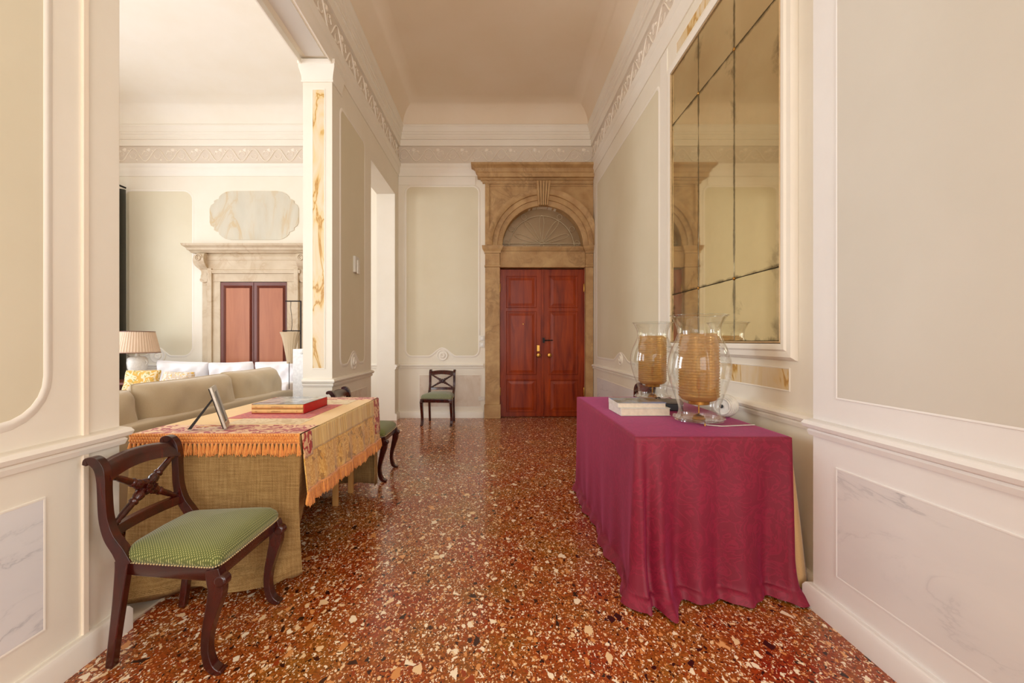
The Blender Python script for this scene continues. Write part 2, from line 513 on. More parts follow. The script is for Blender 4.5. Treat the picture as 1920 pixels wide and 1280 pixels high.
fl = struct(MB().box(XLL - .3, XR + .4, YF - .3, YB + .6, -.12, 0).build('floor', M['floor']), 'polished red brown terrazzo floor with cream chips', 'floor')
ce = struct(MB().box(XL - .02, XR + .4, YF - .3, YB + .4, ZC, ZC + .15).build('ceiling', M['ceiling']), 'plain warm plaster ceiling over the hall', 'ceiling')
ce2 = struct(MB().box(XLL - .3, XL - T + .02, YLF - .3, YB + .4, ZC, ZC + .15).build('ceiling_living', M['ceiling_lit']), 'plaster ceiling over the sitting room, brightness put in its colour', 'ceiling')
wl = struct(MB().box(XL - T, XL, YF, YP0, 0, HT).build('wall_left', M['wall'], bevel=.004), 'pale painted wall at the left edge with sage panel', 'wall')
mb = MB().box(XL - T, XL, YP1, YD0, 0, HT).box(XL - T, XL, YD1, YB, 0, HT).box(XL - T, XL, YD0, YD1, 3.5, HT).box(XL - T, XL, YP0, YP1, 3.92, HT)
wp = struct(mb.build('wall_left_far', M['wall']), 'pale painted partition wall with marble inlaid end and tall doorway', 'wall')
# door wall with the arched opening
DX0, DX1, ACX, ASZ, ARI = .04, 1.41, .725, 2.72, .655
mb = MB()
mb.box(XL, DX0, YB, YB + .35, 0, HT).box(DX1, XR + .3, YB, YB + .35, 0, HT)
arc = [(ACX + ARI * math.cos(PI * k / 24), ASZ + ARI * math.sin(PI * k / 24)) for k in range(25)]
mb.prism([(DX1, ASZ)] + arc + [(DX0, ASZ), (DX0, HT), (DX1, HT)], on_back, 0, -.35)
wb = struct(mb.build('wall_back', M['wall']), 'pale painted end wall around the stone portal', 'wall')
struct(MB().box(DX0 - .2, DX1 + .2, YB + .36, YB + .42, 0, 3.6).build('light_leak_backing', M['dark']), 'added dark backing against light leaks behind the entrance door', 'wall')  # added to stop world light showing through the gaps round the door
wlb = struct(MB().box(XLL - .3, XL, YB, YB + .35, 0, HT).build('wall_living_back', M['wall']), 'pale end wall of the sitting room behind the sofas', 'wall')
wr = struct(MB().box(XR, XR + .3, YS - .02, YB, 0, HT).build('wall_right', M['wall']), 'pale painted wall behind the crimson draped table', 'wall')
wn = struct(MB().box(XN, XN + .37, .5, YS, 0, HT).box(XN, XN + .37, YF, -.7, 0, HT).box(XN, XN + .37, -.7, .5, 0, .88).box(XN, XN + .37, -.7, .5, 2.95, HT).build('wall_right_near', M['wall_daylit']), 'painted wall at the right edge, daylight put in its colour, with grey panel', 'wall')
# living-room window wall, three openings
mb = MB(); ys = [YLF, -.3, 1.1, 2.2, 3.6, 4.6, 6.0, YB]
for a, b in ((0, 1), (2, 3), (4, 5), (6, 7)): mb.box(XLL - .3, XLL, ys[a], ys[b], 0, HT)
for a, b in ((1, 2), (3, 4), (5, 6)): mb.box(XLL - .3, XLL, ys[a], ys[b], 0, .45).box(XLL - .3, XLL, ys[a], ys[b], 3.85, HT)
struct(mb.build('wall_living_left', M['trim']), 'window wall of the sitting room outside the view', 'wall')
for i, (a, b) in enumerate(((1, 2), (3, 4), (5, 6))):
    f = MB().box(XLL - .2, XLL - .14, ys[a], ys[a] + .06, .45, 3.85).box(XLL - .2, XLL - .14, ys[b] - .06, ys[b], .45, 3.85)
    f.box(XLL - .2, XLL - .14, (ys[a] + ys[b]) / 2 - .03, (ys[a] + ys[b]) / 2 + .03, .45, 3.85).box(XLL - .2, XLL - .14, ys[a], ys[b], 3.0, 3.06).box(XLL - .2, XLL - .14, ys[a], ys[b], .45, .51)
    struct(f.build('window_%d' % (i + 2), M['white_metal']), 'white framed tall window of the sitting room, outside the view', 'window')
struct(MB().box(XLL - .3, XL - T, YLF - .3, YLF, 0, .3).box(XLL - .3, -5.6, YLF - .3, YLF, .3, HT).box(-2.4, XL - T, YLF - .3, YLF, .3, HT).box(-5.6, -2.4, YLF - .3, YLF, 4.0, HT).build('wall_living_front', M['trim']), 'near wall of the sitting room outside the view', 'wall')
struct(MB().box(XL - T, -1.2, YF - .3, YF, 0, HT).box(1.2, XN + .37, YF - .3, YF, 0, HT).box(-1.2, 1.2, YF - .3, YF, 0, .4).box(-1.2, 1.2, YF - .3, YF, 4.0, HT).build('wall_front', M['wall']), 'wall behind the viewer with a tall window opening', 'wall')


# ------------------------------------------------------------------ sweeps along the walls
def sweep(path, prof, left=True):
    """profile (d, z) carried along a plan polyline with mitred corners; d grows to the left (or right) of travel"""
    P = [Vector((a, b)) for a, b in path]; n = len(P); rows = []
    sg = 1 if left else -1
    nr = []
    for i in range(n - 1):
        t = (P[i + 1] - P[i]).normalized(); nr.append(Vector((-t.y, t.x)) * sg)
    for i in range(n):
        if i == 0: m = nr[0]
        elif i == n - 1: m = nr[-1]
        else:
            m = nr[i - 1] + nr[i]; m = m / m.dot(nr[i])
        rows.append([(P[i].x + m.x * d, P[i].y + m.y * d, z) for d, z in prof])
    return rows


def sweep_mb(path, prof, left=True):
    m = MB(); m.rings(sweep(path, prof, left), closed=True, caps=True); return m


HALL = [(XL, YF), (XL, YB), (XR, YB), (XR, YS), (XN, YS), (XN, YF)]
LIV = [(XL - T, YLF), (XL - T, YB), (XLL, YB), (XLL, YLF)]
low = [(0, 3.86), (.012, 3.86), (.016, 3.90), (.03, 3.92), (.034, 3.99), (.05, 4.01), (.055, 4.05), (.02, 4.055), (0, 4.055)]
frz = [(0, 4.056), (.012, 4.056), (.012, 4.335), (0, 4.335)]
upp = [(0, 4.336), (.035, 4.336), (.04, 4.36), (.04, 4.43), (.055, 4.435), (.055, 4.46), (.06, 4.465), (.06, 4.50), (.07, 4.51), (.072, 4.54), (.08, 4.545), (.09, 4.60), (.105, 4.62), (.105, 4.645), (.09, 4.65), (0, 4.65)]
cove = [(0, 4.652)] + [(.095 + .29 * (1 - math.cos(PI / 2 * k / 10)), 4.652 + .288 * math.sin(PI / 2 * k / 10)) for k in range(11)] + [(.4, ZC + .02), (0, ZC + .02)]
for nm, path, left, who in (('hall', HALL, False, 'hall'), ('living', LIV, True, 'sitting room')):
    root = struct(sweep_mb(path, low, left).build('trim_1' if nm == 'hall' else 'trim_2', M['trim'], smooth=35), 'moulded plaster cornice and scroll frieze round the ' + who, 'cornice')
    sweep_mb(path, frz, left).build('frieze_band', M['frieze'], root)
    sweep_mb(path, upp, left).build('cornice_moulding', M['trim'], root, smooth=35)
    sweep_mb(path, cove, left).build('ceiling_cove', M['ceiling' if nm == 'hall' else 'ceiling_lit'], root, smooth=40)
    # scroll relief on every wall run
    rel = MB()
    for (a, b) in zip(path, path[1:]):
        a = Vector(a); b = Vector(b); L = (b - a).length
        if L < .5: continue
        t = (b - a) / L; nn = Vector((-t.y, t.x)) * (1 if left else -1)
        k = max(1, round(L / .40)); per = L / k
        def W(u, z, h, t=t, a=a, nn=nn): return (a.x + t.x * u + nn.x * (.012 + h), a.y + t.y * u + nn.y * (.012 + h), 4.195 + z)
        u0, u1 = .03, L - .03
        N = k * 16
        rel.tube([W(lerp(u0, u1, j / N), .098 * math.sin(2 * PI * lerp(u0, u1, j / N) / per), .004) for j in range(N + 1)], .0085, 6)
        for q in range(k):
            uc = q * per
            # two curling shoots per wave with a leaf and a bud
            for (uo, zo, sg) in ((.72, .0, 1), (.22, .0, -1)):
                cu = uc + uo * per
                pts = [W(cu + sg * (.062 - .0045 * j) * math.cos(j * .55 + (0 if sg > 0 else PI)), zo + .01 * sg + (.062 - .0045 * j) * math.sin(j * .55) * sg, .003) for j in range(10)]
                rel.tube(pts, [.006 - .0003 * j for j in range(10)], 5)
            for (uo, zo, w_, h_) in ((.62, .085, .034, .03), (.80, .06, .022, .018), (.10, -.08, .016, .016), (.45, .07, .014, .012)):
                cu = uc + uo * per
                if cu > L - .04: continue
                ring = []
                for rr, hh in ((1, 0), (.75, .008), (.35, .012), (.02, .0125)):
                    ring.append([W(cu + rr * w_ * math.cos(2 * PI * i / 8) * (1 + .25 * math.cos(3 * 2 * PI * i / 8)), zo + rr * h_ * math.sin(2 * PI * i / 8), hh) for i in range(8)])
                rel.rings(ring, True, False)
    rel.build('scroll_relief', M['relief'], root, smooth=60)['kind'] = 'stuff'

# chair rail and baseboard runs
rail = [(0, .79), (.012, .79), (.018, .81), (.012, .818), (.028, .826), (.034, .842), (.026, .856), (.012, .862), (0, .866)]
base = [(0, 0), (.03, 0), (.03, .085), (.022, .10), (.012, .105), (0, .105)]
runs = {'left': ([(XL, YF), (XL, YP0), (XL - T, YP0)], 'left edge wall'), 'left_far': ([(XL - T, YP1), (XL, YP1), (XL, YD0), (XL - .05, YD0)], 'partition wall'),
        'back': ([(XL, YD1), (XL, YB), (-.22, YB)], 'end wall beside the portal'),
        'right': ([(XR, YB), (XR, YS + .001)], 'right hand wall behind the crimson table'), 'right_near': ([(XR, YS), (XN, YS), (XN, YF)], 'wall at the right edge, daylight put in its colour'),
        'living': ([(-3.05, YB), (XL - T, YB)], 'sitting room wall right of its door'), 'living_left': ([(XLL, YB), (-4.72, YB)], 'sitting room wall left of its door')}
for i, (k, (path, who)) in enumerate(runs.items()):
    struct(sweep_mb(path, base, False).build('baseboard_' + k, M['wall_daylit' if 'near' in k else 'trim'], smooth=30), 'low pale baseboard along the ' + who, 'baseboard')
    struct(sweep_mb(path, rail, False).build('trim_%d' % (i + 3), M['wall_daylit' if 'near' in k else 'trim'], smooth=30), 'moulded chair rail along the ' + who, 'chair rail')
struct(MB().box(XL - T - .02, XL + .0, YP0, YP1, 0, .012).build('trim_12', M['threshold'], bevel=.003), 'pale stone threshold strip under the wide opening', 'threshold')


# ------------------------------------------------------------------ wall panels
def outline(u0, v0, u1, v1, r=.06, bump=None, n=6, rb=None):
    """rounded rectangle; bump=(centre u, half width, height) pushes an arch up into the bottom edge"""
    rb = r if rb is None else rb
    pts = []
    def corner(cu, cv, a0, rr):
        for k in range(n + 1):
            a = a0 + PI / 2 * k / n
            pts.append((cu + rr * math.cos(a), cv + rr * math.sin(a)))
    corner(u0 + rb, v0 + rb, PI, rb) if rb > 0 else pts.append((u0, v0))
    if bump:
        uc, hw, hh = bump
        for k in range(17):
            s = k / 16; pts.append((uc - hw + 2 * hw * s, v0 + hh * (0.5 - 0.5 * math.cos(2 * PI * s)) ** .8))
    corner(u1 - rb, v0 + rb, -PI / 2, rb) if rb > 0 else pts.append((u1, v0))
    corner(u1 - r, v1 - r, 0, r) if r > 0 else pts.append((u1, v1))
    corner(u0 + r, v1 - r, PI / 2, r) if r > 0 else pts.append((u0, v1))
    return pts


def frame_mb(pts, fn, prof):
    """moulding following a closed outline, profile (offset outwards, height)"""
    k = len(pts); rings = []
    for i in range(k):
        p = Vector(pts[i]); a = Vector(pts[i - 1]); b = Vector(pts[(i + 1) % k])
        d1 = (p - a); d2 = (b - p)
        d1 = d1.normalized() if d1.length > 1e-6 else d2.normalized(); d2 = d2.normalized() if d2.length > 1e-6 else d1
        n1 = Vector((d1.y, -d1.x)); n2 = Vector((d2.y, -d2.x)); m = n1 + n2
        m = m / max(.3, m.dot(n1))
        rings.append([fn(p.x + m.x * o, p.y + m.y * o, h) for o, h in prof])
    rings.append(rings[0])
    return MB().rings(rings, True, False)


MOULD = [(0, -.001), (0, .004), (.006, .007), (.016, .007), (.02, .005), (.03, .003), (.036, -.001)]
THIN = [(0, -.001), (0, .003), (.003, .0045), (.007, .0045), (.009, -.001)]


def panel(parent, fn, pts, m, name='panel', mould=MOULD, h=.003):
    MB().prism(pts, fn, -.001, h).build(name, m, parent)
    if mould: frame_mb(pts, fn, mould).build(name + '_moulding', M['wall_daylit' if parent is wn else 'trim'], parent, smooth=30)


def boss(parent, fn, u, v, r=.09):
    rr = [(r, -.001), (r, .008), (r * .88, .014), (r * .8, .008), (r * .55, .008), (r * .5, .02), (r * .3, .024), (r * .26, .014), (r * .12, .012), (.001, .022)]
    MB().rings([[fn(u + a * math.cos(2 * PI * i / 28), v + a * math.sin(2 * PI * i / 28), h) for i in range(28)] for a, h in rr], True, False).build('wall_boss', M['trim'], parent, smooth=40)


# left near wall
panel(wl, on_left, outline(-2.0, .96, 1.52, 3.6, .06, None, 6, .14), M['panel'])
panel(wl, on_left, outline(-2.0, .22, 1.52, .67, 0), M['marble'], 'marble_panel', THIN)
MB().box(XL - .001, XL + .010, 1.66, 1.685, .10, 3.85).build('pilaster_bead', M['ceiling'], wl, bevel=.003)
# near right wall
panel(wn, on_near, outline(.58, .98, 1.874, 3.6, 0), M['panel_grey'], 'panel', THIN)
panel(wn, on_near, outline(.58, .215, 1.874, .67, 0), M['marble'], 'marble_panel', THIN)
# right wall behind the table
panel(wr, on_right, outline(4.14, .99, 6.68, 3.62, .06, (5.4, .35, .10)), M['panel'])
panel(wr, on_right, outline(4.14, .22, 6.68, .67, 0), M['marble'], 'marble_panel', THIN)
panel(wr, on_right, outline(2.29, .965, 3.08, 1.075, 0), M['onyx'], 'onyx_inlay', THIN)
panel(wr, on_right, outline(2.29, 3.665, 3.72, 3.755, 0), M['onyx'], 'onyx_inlay', THIN)
panel(wr, on_right, outline(2.35, .22, 3.9, .67, 0), M['marble'], 'marble_panel', THIN)
boss(wr, on_right, 5.4, 1.0, .08)
MB().box(XR - .008, XR + .001, 3.92, 4.08, .87, 3.85).build('pilaster_strip', M['trim'], wr, bevel=.003)
# end wall left of the portal: 762-897 x 350-667
panel(wb, on_back, outline(-1.45, .995, -.30, 3.69, .09, (-.875, .22, .13)), M['panel'])
boss(wb, on_back, -.875, 1.0, .09)
panel(wb, on_back, outline(-1.24, .18, -.26, .68, 0), M['marble_warm'], 'marble_panel', THIN)
MB().box(-1.575, -.345, YB - .012, YB + .001, 3.72, 3.85).build('panel_header', M['trim'], wb, bevel=.003)
# partition wall
panel(wp, on_left, outline(4.42, .99, 5.20, 3.57, .07, (4.81, .22, .13)), M['panel'])
boss(wp, on_left, 4.81, 1.0, .09)
panel(wp, on_left, outline(4.50, .22, 5.30, .67, 0), M['marble_warm'], 'marble_panel', THIN)
# end of the partition: pilaster with onyx strip and capital
panel(wp, on_pil, outline(XL - .185, .965, XL - .075, 3.63, 0), M['onyx'], 'onyx_inlay', THIN)
cap = [(0, 3.70), (.012, 3.70), (.014, 3.715), (.008, 3.72), (.012, 3.76), (.03, 3.83), (.032, 3.86), (.038, 3.865), (.038, 3.905), (0, 3.905)]
sweep_mb([(XL - T, YP1 + .25), (XL - T, YP1), (XL, YP1), (XL, YP1 + .25)], cap, False).build('capital', M['trim'], wp, smooth=30)
# soffit of the beam: raised borders
MB().box(XL - T + .05, XL - .05, YP0 + .05, YP1 - .06, 3.912, 3.921).build('soffit_panel', M['panel_grey'], wp, bevel=.002)
# sitting room end wall
panel(wlb, on_back, outline(-5.98, 1.0, -4.88, 3.62, .14, (-5.43, .22, .13)), M['panel'])
boss(wlb, on_back, -5.43, 1.0, .13)
# lobed plaque px 394-560 x 358-450
c_u, c_v = (477 - 932) / 117.14, 1.22 + (640 - 404) / 117.14
hw, hh = .71, .39
pq = []
def arcp(cu, cv, r, a0, a1, n=8):
    for k in range(n + 1):
        a = R(lerp(a0, a1, k / n)); pq.append((cu + r * math.cos(a), cv + r * math.sin(a)))
for q, (sx, sy) in enumerate(((1, 1), (-1, 1), (-1, -1), (1, -1))):
    seg = [(.60 * hw + .40 * hw * math.cos(R(a)), .42 * hh * math.sin(R(a)) + .18 * hh) for a in range(-25, 41, 13)]
    seg = [(hw, 0), (hw, .28 * hh), (.97 * hw, .42 * hh), (.90 * hw, .50 * hh), (.90 * hw, .60 * hh), (.84 * hw, .66 * hh), (.80 * hw, .67 * hh), (.78 * hw, .78 * hh), (.72 * hw, .88 * hh), (.64 * hw, .96 * hh), (.52 * hw, hh)]
    if sx * sy < 0: seg = seg[::-1]
    pq += [(c_u + sx * a, c_v + sy * b) for a, b in seg]
pl = [pq[0]]
for p in pq[1:]:
    if (Vector(p) - Vector(pl[-1])).length > 1e-4: pl.append(p)
if (Vector(pl[0]) - Vector(pl[-1])).length < 1e-4: pl.pop()
panel(wlb, on_back, pl, M['plaque'], 'marble_plaque', None, .01)

# ------------------------------------------------------------------ stone portal of the entrance
po = tag(empty('stone_portal', (.67, YB, 0)), 'carved brown stone portal with arch and cornice round the entrance door', 'portal')
def P(mb, name, m=M['stone'], par=po, **kw):
    L = par.location; mb.v = [(p[0] - L.x, p[1] - L.y, p[2] - L.z) for p in mb.v]
    return mb.build(name, m, par, **kw)
# pixel helper on the end wall
def bx_(px): return (px - 932) / 117.14
def bz_(py): return EYE + (640 - py) / 117.14
for (a, b) in ((-.19, .045), (1.405, 1.525)):
    P(MB().box(a, b, YB - .07, YB + .02, .22, 2.40), 'pilaster', bevel=.006)
    P(MB().box(a - .012, b + (.012 if a < 0 else 0), YB - .085, YB + .02, 0, .22), 'pilaster_plinth', bevel=.006)
    xb = b + .01 if a < 0 else 1.528
    P(MB().box(a, b, YB - .075, YB + .02, 2.43, 2.62), 'capital_block', bevel=.005)
    P(MB().box(a - .008, xb - (.0 if a < 0 else .0), YB - .085, YB + .02, 2.40, 2.43), 'necking', bevel=.006)
    pr = [(0, 2.62), (.01, 2.62), (.014, 2.65), (.03, 2.67), (.045, 2.70), (.05, 2.735), (.0, 2.735)]
    path = [(a, YB), (a, YB - .075), (b, YB - .075), (b, YB)] if a < 0 else [(a, YB), (a, YB - .075), (XR - .003, YB - .075)]
    P(sweep_mb(path, pr, False), 'capital', smooth=30)
# lintel between the door and the fanlight
P(MB().box(.045, 1.405, YB - .045, YB + .12, 2.40, 2.66), 'lintel', bevel=.005)
P(sweep_mb([(.045, YB - .045), (1.405, YB - .045)], [(0, 2.66), (.01, 2.66), (.016, 2.68), (.03, 2.70), (.035, 2.725), (-.1, 2.725)], False), 'lintel_moulding', smooth=30)
# spandrel slab with arch hole
RO = .885
arc_o = [(ACX + .70 * math.cos(PI * k / 30), 2.735 + .70 * math.sin(PI * k / 30)) for k in range(31)]
P(MB().prism([(1.528, 2.735)] + arc_o + [(-.19, 2.735), (-.19, 3.80), (1.528, 3.80)], on_back, -.02, .045), 'spandrel_slab')
P(MB().box(-.19, -.125, YB - .062, YB - .044, 2.74, 3.72).box(-.19, 1.528, YB - .062, YB - .044, 3.721, 3.74).box(-.125, -.112, YB - .056, YB - .044, 2.74, 3.70).box(-.111, 1.528, YB - .056, YB - .044, 3.685, 3.70), 'spandrel_border', bevel=.003)
# archivolt: profile (r, n) swept
prof = [(.64, -.12), (.64, .060), (.655, .068), (.72, .070), (.722, .094), (.795, .098), (.80, .125), (.845, .150), (.885, .150), (.885, .04), (.70, .0)]
rg = []
for k in range(49):
    a = PI * k / 48
    rg.append([on_back(min(ACX + r * math.cos(a), 1.527), 2.735 + r * math.sin(a), n) for r, n in prof])
P(MB().rings(rg), 'arch', smooth=30)
# keystone fluted
ks = MB()
for i in range(5):
    f = (i - 2) / 5; 
    ks.add([on_back(ACX + (f - .085) * .155, 3.36, .14), on_back(ACX + (f + .085) * .155, 3.36, .14), on_back(ACX + (f + .085) * .23, 3.72, .21), on_back(ACX + (f - .085) * .23, 3.72, .21),
            on_back(ACX + (f - .1) * .155, 3.36, .04), on_back(ACX + (f + .1) * .155, 3.36, .04), on_back(ACX + (f + .1) * .23, 3.70, .04), on_back(ACX + (f - .1) * .23, 3.70, .04)],
           [(0, 1, 2, 3), (7, 6, 5, 4), (0, 4, 5, 1), (1, 5, 6, 2), (2, 6, 7, 3), (3, 7, 4, 0)])
P(ks, 'keystone', bevel=.008)
pc = [(0, 3.74), (.03, 3.74), (.035, 3.77), (.06, 3.785), (.065, 3.80), (.11, 3.81), (.115, 3.87), (.13, 3.88), (.15, 3.93), (.185, 3.955), (.205, 3.965), (.205, 4.0), (0, 4.0)]
P(sweep_mb([(-.20, YB), (-.20, YB - .02), (XR - .003, YB - .02)], pc, False), 'cornice', smooth=30)

# door
dr = struct(MB().box(DX0, DX1, YB + .10, YB + .14, 0, .012).build('door_1', M['door']), 'tall double door of glossy red mahogany with raised panels', 'door')
YL = YB + .06
mid = .735
for (a, b, hs) in ((DX0 + .012, mid - .004, 1), (mid + .004, DX1 - .012, -1)):
    lf = MB().box(a, b, YL, YL + .045, .012, 2.385).build('door_leaf', M['door'], dr, bevel=.004)
    pa, pb = a + .115, b - (.115 if hs > 0 else .115)
    for (z0, z1) in ((.10, .59), (.70, 1.69), (1.78, 2.26)):
        fr = frame_mb([(pa, z0), (pb, z0), (pb, z1), (pa, z1)], lambda u, v, n: (u, YL - n, v), [(0, -.001), (-.002, .004), (.004, .009), (.012, .009), (.016, .005), (.020, -.001)])
        fr.build('panel_moulding', M['door'], lf, smooth=30)
        i1, i2 = .05, .055
        MB().add([(pa + .015, YL, z0 + .015), (pb - .015, YL, z0 + .015), (pb - .015, YL, z1 - .015), (pa + .015, YL, z1 - .015),
                  (pa + i2, YL - .006, z0 + i2), (pb - i2, YL - .006, z0 + i2), (pb - i2, YL - .006, z1 - i2), (pa + i2, YL - .006, z1 - i2)],
                 [(0, 1, 5, 4), (1, 2, 6, 5), (2, 3, 7, 6), (3, 0, 4, 7), (4, 5, 6, 7)]).build('panel', M['door'], lf)
    kx = mid - .07 if hs > 0 else mid + .105
    kn = MB(); kn.lathe_axis([(.028, 0), (.028, .1), (.012, .15), (.012, .4), (.03, .5), (.036, .7), (.03, .9), (.005, 1)], (kx, YL, 1.0), (kx, YL - .07, 1.0), 20)
    kn.build('knob', M['brass'], lf, smooth=40)
    for z in (.35, 2.02):
        hx = a - .004 if hs > 0 else b + .004
        MB().lathe_axis([(.009, 0), (.011, .05), (.011, .95), (.009, 1)], (hx, YL - .012, z), (hx, YL - .012, z + .13), 10).build('hinge', M['brass'], lf, smooth=40)
    if hs > 0:
        MB().box(kx - .022, kx + .022, YL - .012, YL, 1.06, 1.16).build('lock_plate', M['brass'], lf, bevel=.003)
        MB().lathe_axis([(.012, 0), (.012, .6), (.006, 1)], (.42, YL, 1.5), (.42, YL - .02, 1.5), 12).build('peephole', M['brass'], lf, smooth=40)
    else:
        MB().tube([(mid + .012, YL - .03, 1.24), (mid + .16, YL - .03, 1.24)], .008, 8).box(mid + .0, mid + .03, YL - .04, YL, 1.20, 1.28).build('latch_bar', M['iron'], lf, smooth=40)
MB().box(mid - .018, mid + .018, YL - .014, YL - .001, .012, 2.385).build('meeting_strip', M['door'], dr, bevel=.004)
MB().box(DX0 + .001, DX0 + .012, YL - .01, YL + .05, 0, 2.395).box(DX1 - .012, DX1 - .001, YL - .01, YL + .05, 0, 2.395).build('door_jamb', M['door'], dr)

# fanlight
fw = struct(MB().prism([(ACX + .65 * math.cos(PI * k / 32), 2.73 + .65 * math.sin(PI * k / 32)) for k in range(33)], on_back, -.15, -.13).build('window_1', M['fan_glass']), 'half round fanlight window over the entrance door with wire tracery', 'window')
tr = MB(); FC = (ACX + .0, 2.80)
def fp(u, v, n=-.11): return on_back(u, v, n)
tr.tube([fp(ACX + .53 * math.cos(PI * k / 32), 2.73 + .53 * math.sin(PI * k / 32)) for k in range(33)], .007, 6)
tr.tube([fp(ACX - .64, FC[1] + .012), fp(ACX + .64, FC[1] + .012)], .006, 6)
for k in range(5):
    a = PI * (k + .5) / 5; w_ = .13
    pts = []
    for j in range(13):
        t_ = j / 12
        rr = .03 + .43 * math.sin(PI * t_ / 1) ** .55 if 0 < t_ < 1 else .03
        aa = a + w_ * math.cos(PI * t_)
        pts.append(fp(FC[0] + rr * math.cos(aa), FC[1] + .01 + rr * math.sin(aa)))
    tr.tube(pts, .0045, 5)
for cx, cz, r in [(ACX, 2.77, .035), (ACX - .28, 2.765, .035), (ACX + .28, 2.765, .035)] + [(ACX + .58 * math.cos(a), 2.74 + .58 * math.sin(a), .04) for a in (R(32), R(60), R(120), R(148), R(8), R(172))]:
    tr.tube([fp(cx + r * math.cos(2 * PI * k / 14), cz + r * math.sin(2 * PI * k / 14)) for k in range(14)], .004, 5, closed=True)
tr.build('wire_tracery', simple('tracery_paint', S(202, 182, 148), .5), fw, smooth=60)

# ------------------------------------------------------------------ sitting room door with bracketed stone frame
YW = YB
d2 = struct(MB().box(-4.40, -3.34, YW - .02, YW - .002, 0, 2.165).build('door_2', M['door_dark']), 'cherry wood double door in a pale stone frame beyond the sofas', 'door')
for (a, b) in ((-4.395, -3.873), (-3.867, -3.345)):
    lf = MB().box(a, b, YW - .045, YW - .02, .01, 2.16).build('door_leaf', M['door_dark'], d2, bevel=.003)
    pts = [(a + .085, .15), (b - .06, .15), (b - .06, 2.07), (a + .085, 2.07)]
    frame_mb(pts, lambda u, v, n: (u, YW - .045 - n, v), [(0, -.001), (0, .008), (.012, .016), (.02, .006), (.032, .012), (.04, -.001)]).build('panel_moulding', M['door_dark'], lf, smooth=30)
    MB().prism(pts, lambda u, v, n: (u, YW - .045 - n, v), -.001, .003).build('panel', M['door_pale'], lf)
sf = tag(empty('stone_door_frame', (-3.87, YB, 0)), 'pale stone door frame with cornice and scroll brackets beyond the sofas', 'door frame')
def Q(mb, name, m=M['pale_stone'], **kw): return P(mb, name, m, sf, **kw)
for s_ in (-1, 1):
    c = -3.87; 
    def X(d): return c + s_ * d
    x0, x1 = sorted((X(.53), X(.65))); Q(MB().box(x0, x1, YW - .05, YW, 0, 2.169), 'jamb', bevel=.004)
    x0, x1 = sorted((X(.65), X(.72))); Q(MB().box(x0, x1, YW - .08, YW, 0, 2.38), 'jamb_border', bevel=.006)
    x0, x1 = sorted((X(.72), X(.83))); Q(MB().box(x0, x1, YW - .03, YW, 0, 2.165), 'outer_jamb', bevel=.004)
    # scroll bracket: side outline in (n, z) extruded in x
    oc = catmull([(0, 2.20), (.03, 2.18), (.05, 2.21), (.05, 2.26), (.035, 2.30), (.05, 2.36), (.12, 2.42), (.165, 2.50), (.16, 2.57), (.12, 2.61), (0, 2.61)], 4)
    xa, xb = sorted((X(.72), X(.84)))
    br = MB().prism(oc, lambda u, v, n: (n, YW - u, v), xa, xb)
    Q(br, 'scroll_bracket', smooth=30)
    so = [(s_ * (.715 + .18 * 0) + c, 0)]
    vol = []
    for r_ in (.075, .045):
        vol.append(r_)
    vb = MB().tube([(X(.80) + .06 * math.cos(t_ * .5) * (1 - t_ / 30), YW - .17, 2.53 + .06 * math.sin(t_ * .5) * (1 - t_ / 30)) for t_ in range(22)], .008, 6)
    Q(vb, 'volute', smooth=60)
    # outward scroll ear seen from the front
    eo = catmull([(.74, 2.17), (.80, 2.16), (.85, 2.18), (.85, 2.22), (.82, 2.24), (.83, 2.33), (.88, 2.38), (.945, 2.44), (.97, 2.52), (.94, 2.59), (.86, 2.61), (.74, 2.61)], 4)
    Q(MB().prism([(X(a_), b_) for a_, b_ in eo], lambda u, v, n: (u, YW - n, v), 0, .05), 'scroll_ear', smooth=30)
Q(MB().box(-4.52, -3.22, YW - .05, YW, 2.17, 2.30), 'lintel', bevel=.004)
Q(sweep_mb([(-4.59, YW), (-4.59, YW - .05), (-3.15, YW - .05), (-3.15, YW)], [(0, 2.30), (.02, 2.30), (.03, 2.35), (.01, 2.36), (.01, 2.50), (.025, 2.52), (.03, 2.56), (.0, 2.62)], False), 'frieze_moulding', smooth=30)
Q(sweep_mb([(-4.83, YW), (-4.83, YW - .10), (-2.91, YW - .10), (-2.91, YW)], [(-.1, 2.62), (.0, 2.62), (.02, 2.65), (.04, 2.66), (.05, 2.69), (.09, 2.72), (.10, 2.75), (-.1, 2.75)], False), 'cornice', smooth=30)

# ------------------------------------------------------------------ antique mirror, nine panes
mir = tag(empty('wall_mirror', (XR, 3.05, 1.13)), 'tall antique mirror of nine foxed panes in white moulding, right wall', 'mirror')
def PM(mb, name, m, **kw): return P(mb, name, m, mir, **kw)
cols_ = [2.325, 2.785, 3.28, 3.775]; rows_ = [1.222, 1.62, 3.08, 3.52]
PM(MB().box(XR - .012, XR - .002, 2.30, 3.80, 1.20, 3.54), 'backing_board', M['dark'])
for i in range(3):
    for j in range(3):
        g = .0016
        o = PM(MB().box(XR - .020, XR - .013, cols_[i] + g, cols_[i + 1] - g, rows_[j] + g, rows_[j + 1] - g), 'mirror_pane', M['mirror'], bevel=.0012, bseg=1)
        o.rotation_euler = (0, 0, 0)
for (y, z) in [(cols_[1], rows_[1]), (cols_[2], rows_[1]), (cols_[1], rows_[2]), (cols_[2], rows_[2])]:
    PM(MB().lathe_axis([(.011, 0), (.011, .5), (.006, 1)], (XR - .018, y, z), (XR - .028, y, z), 14), 'rosette_stud', M['brass'], smooth=40)
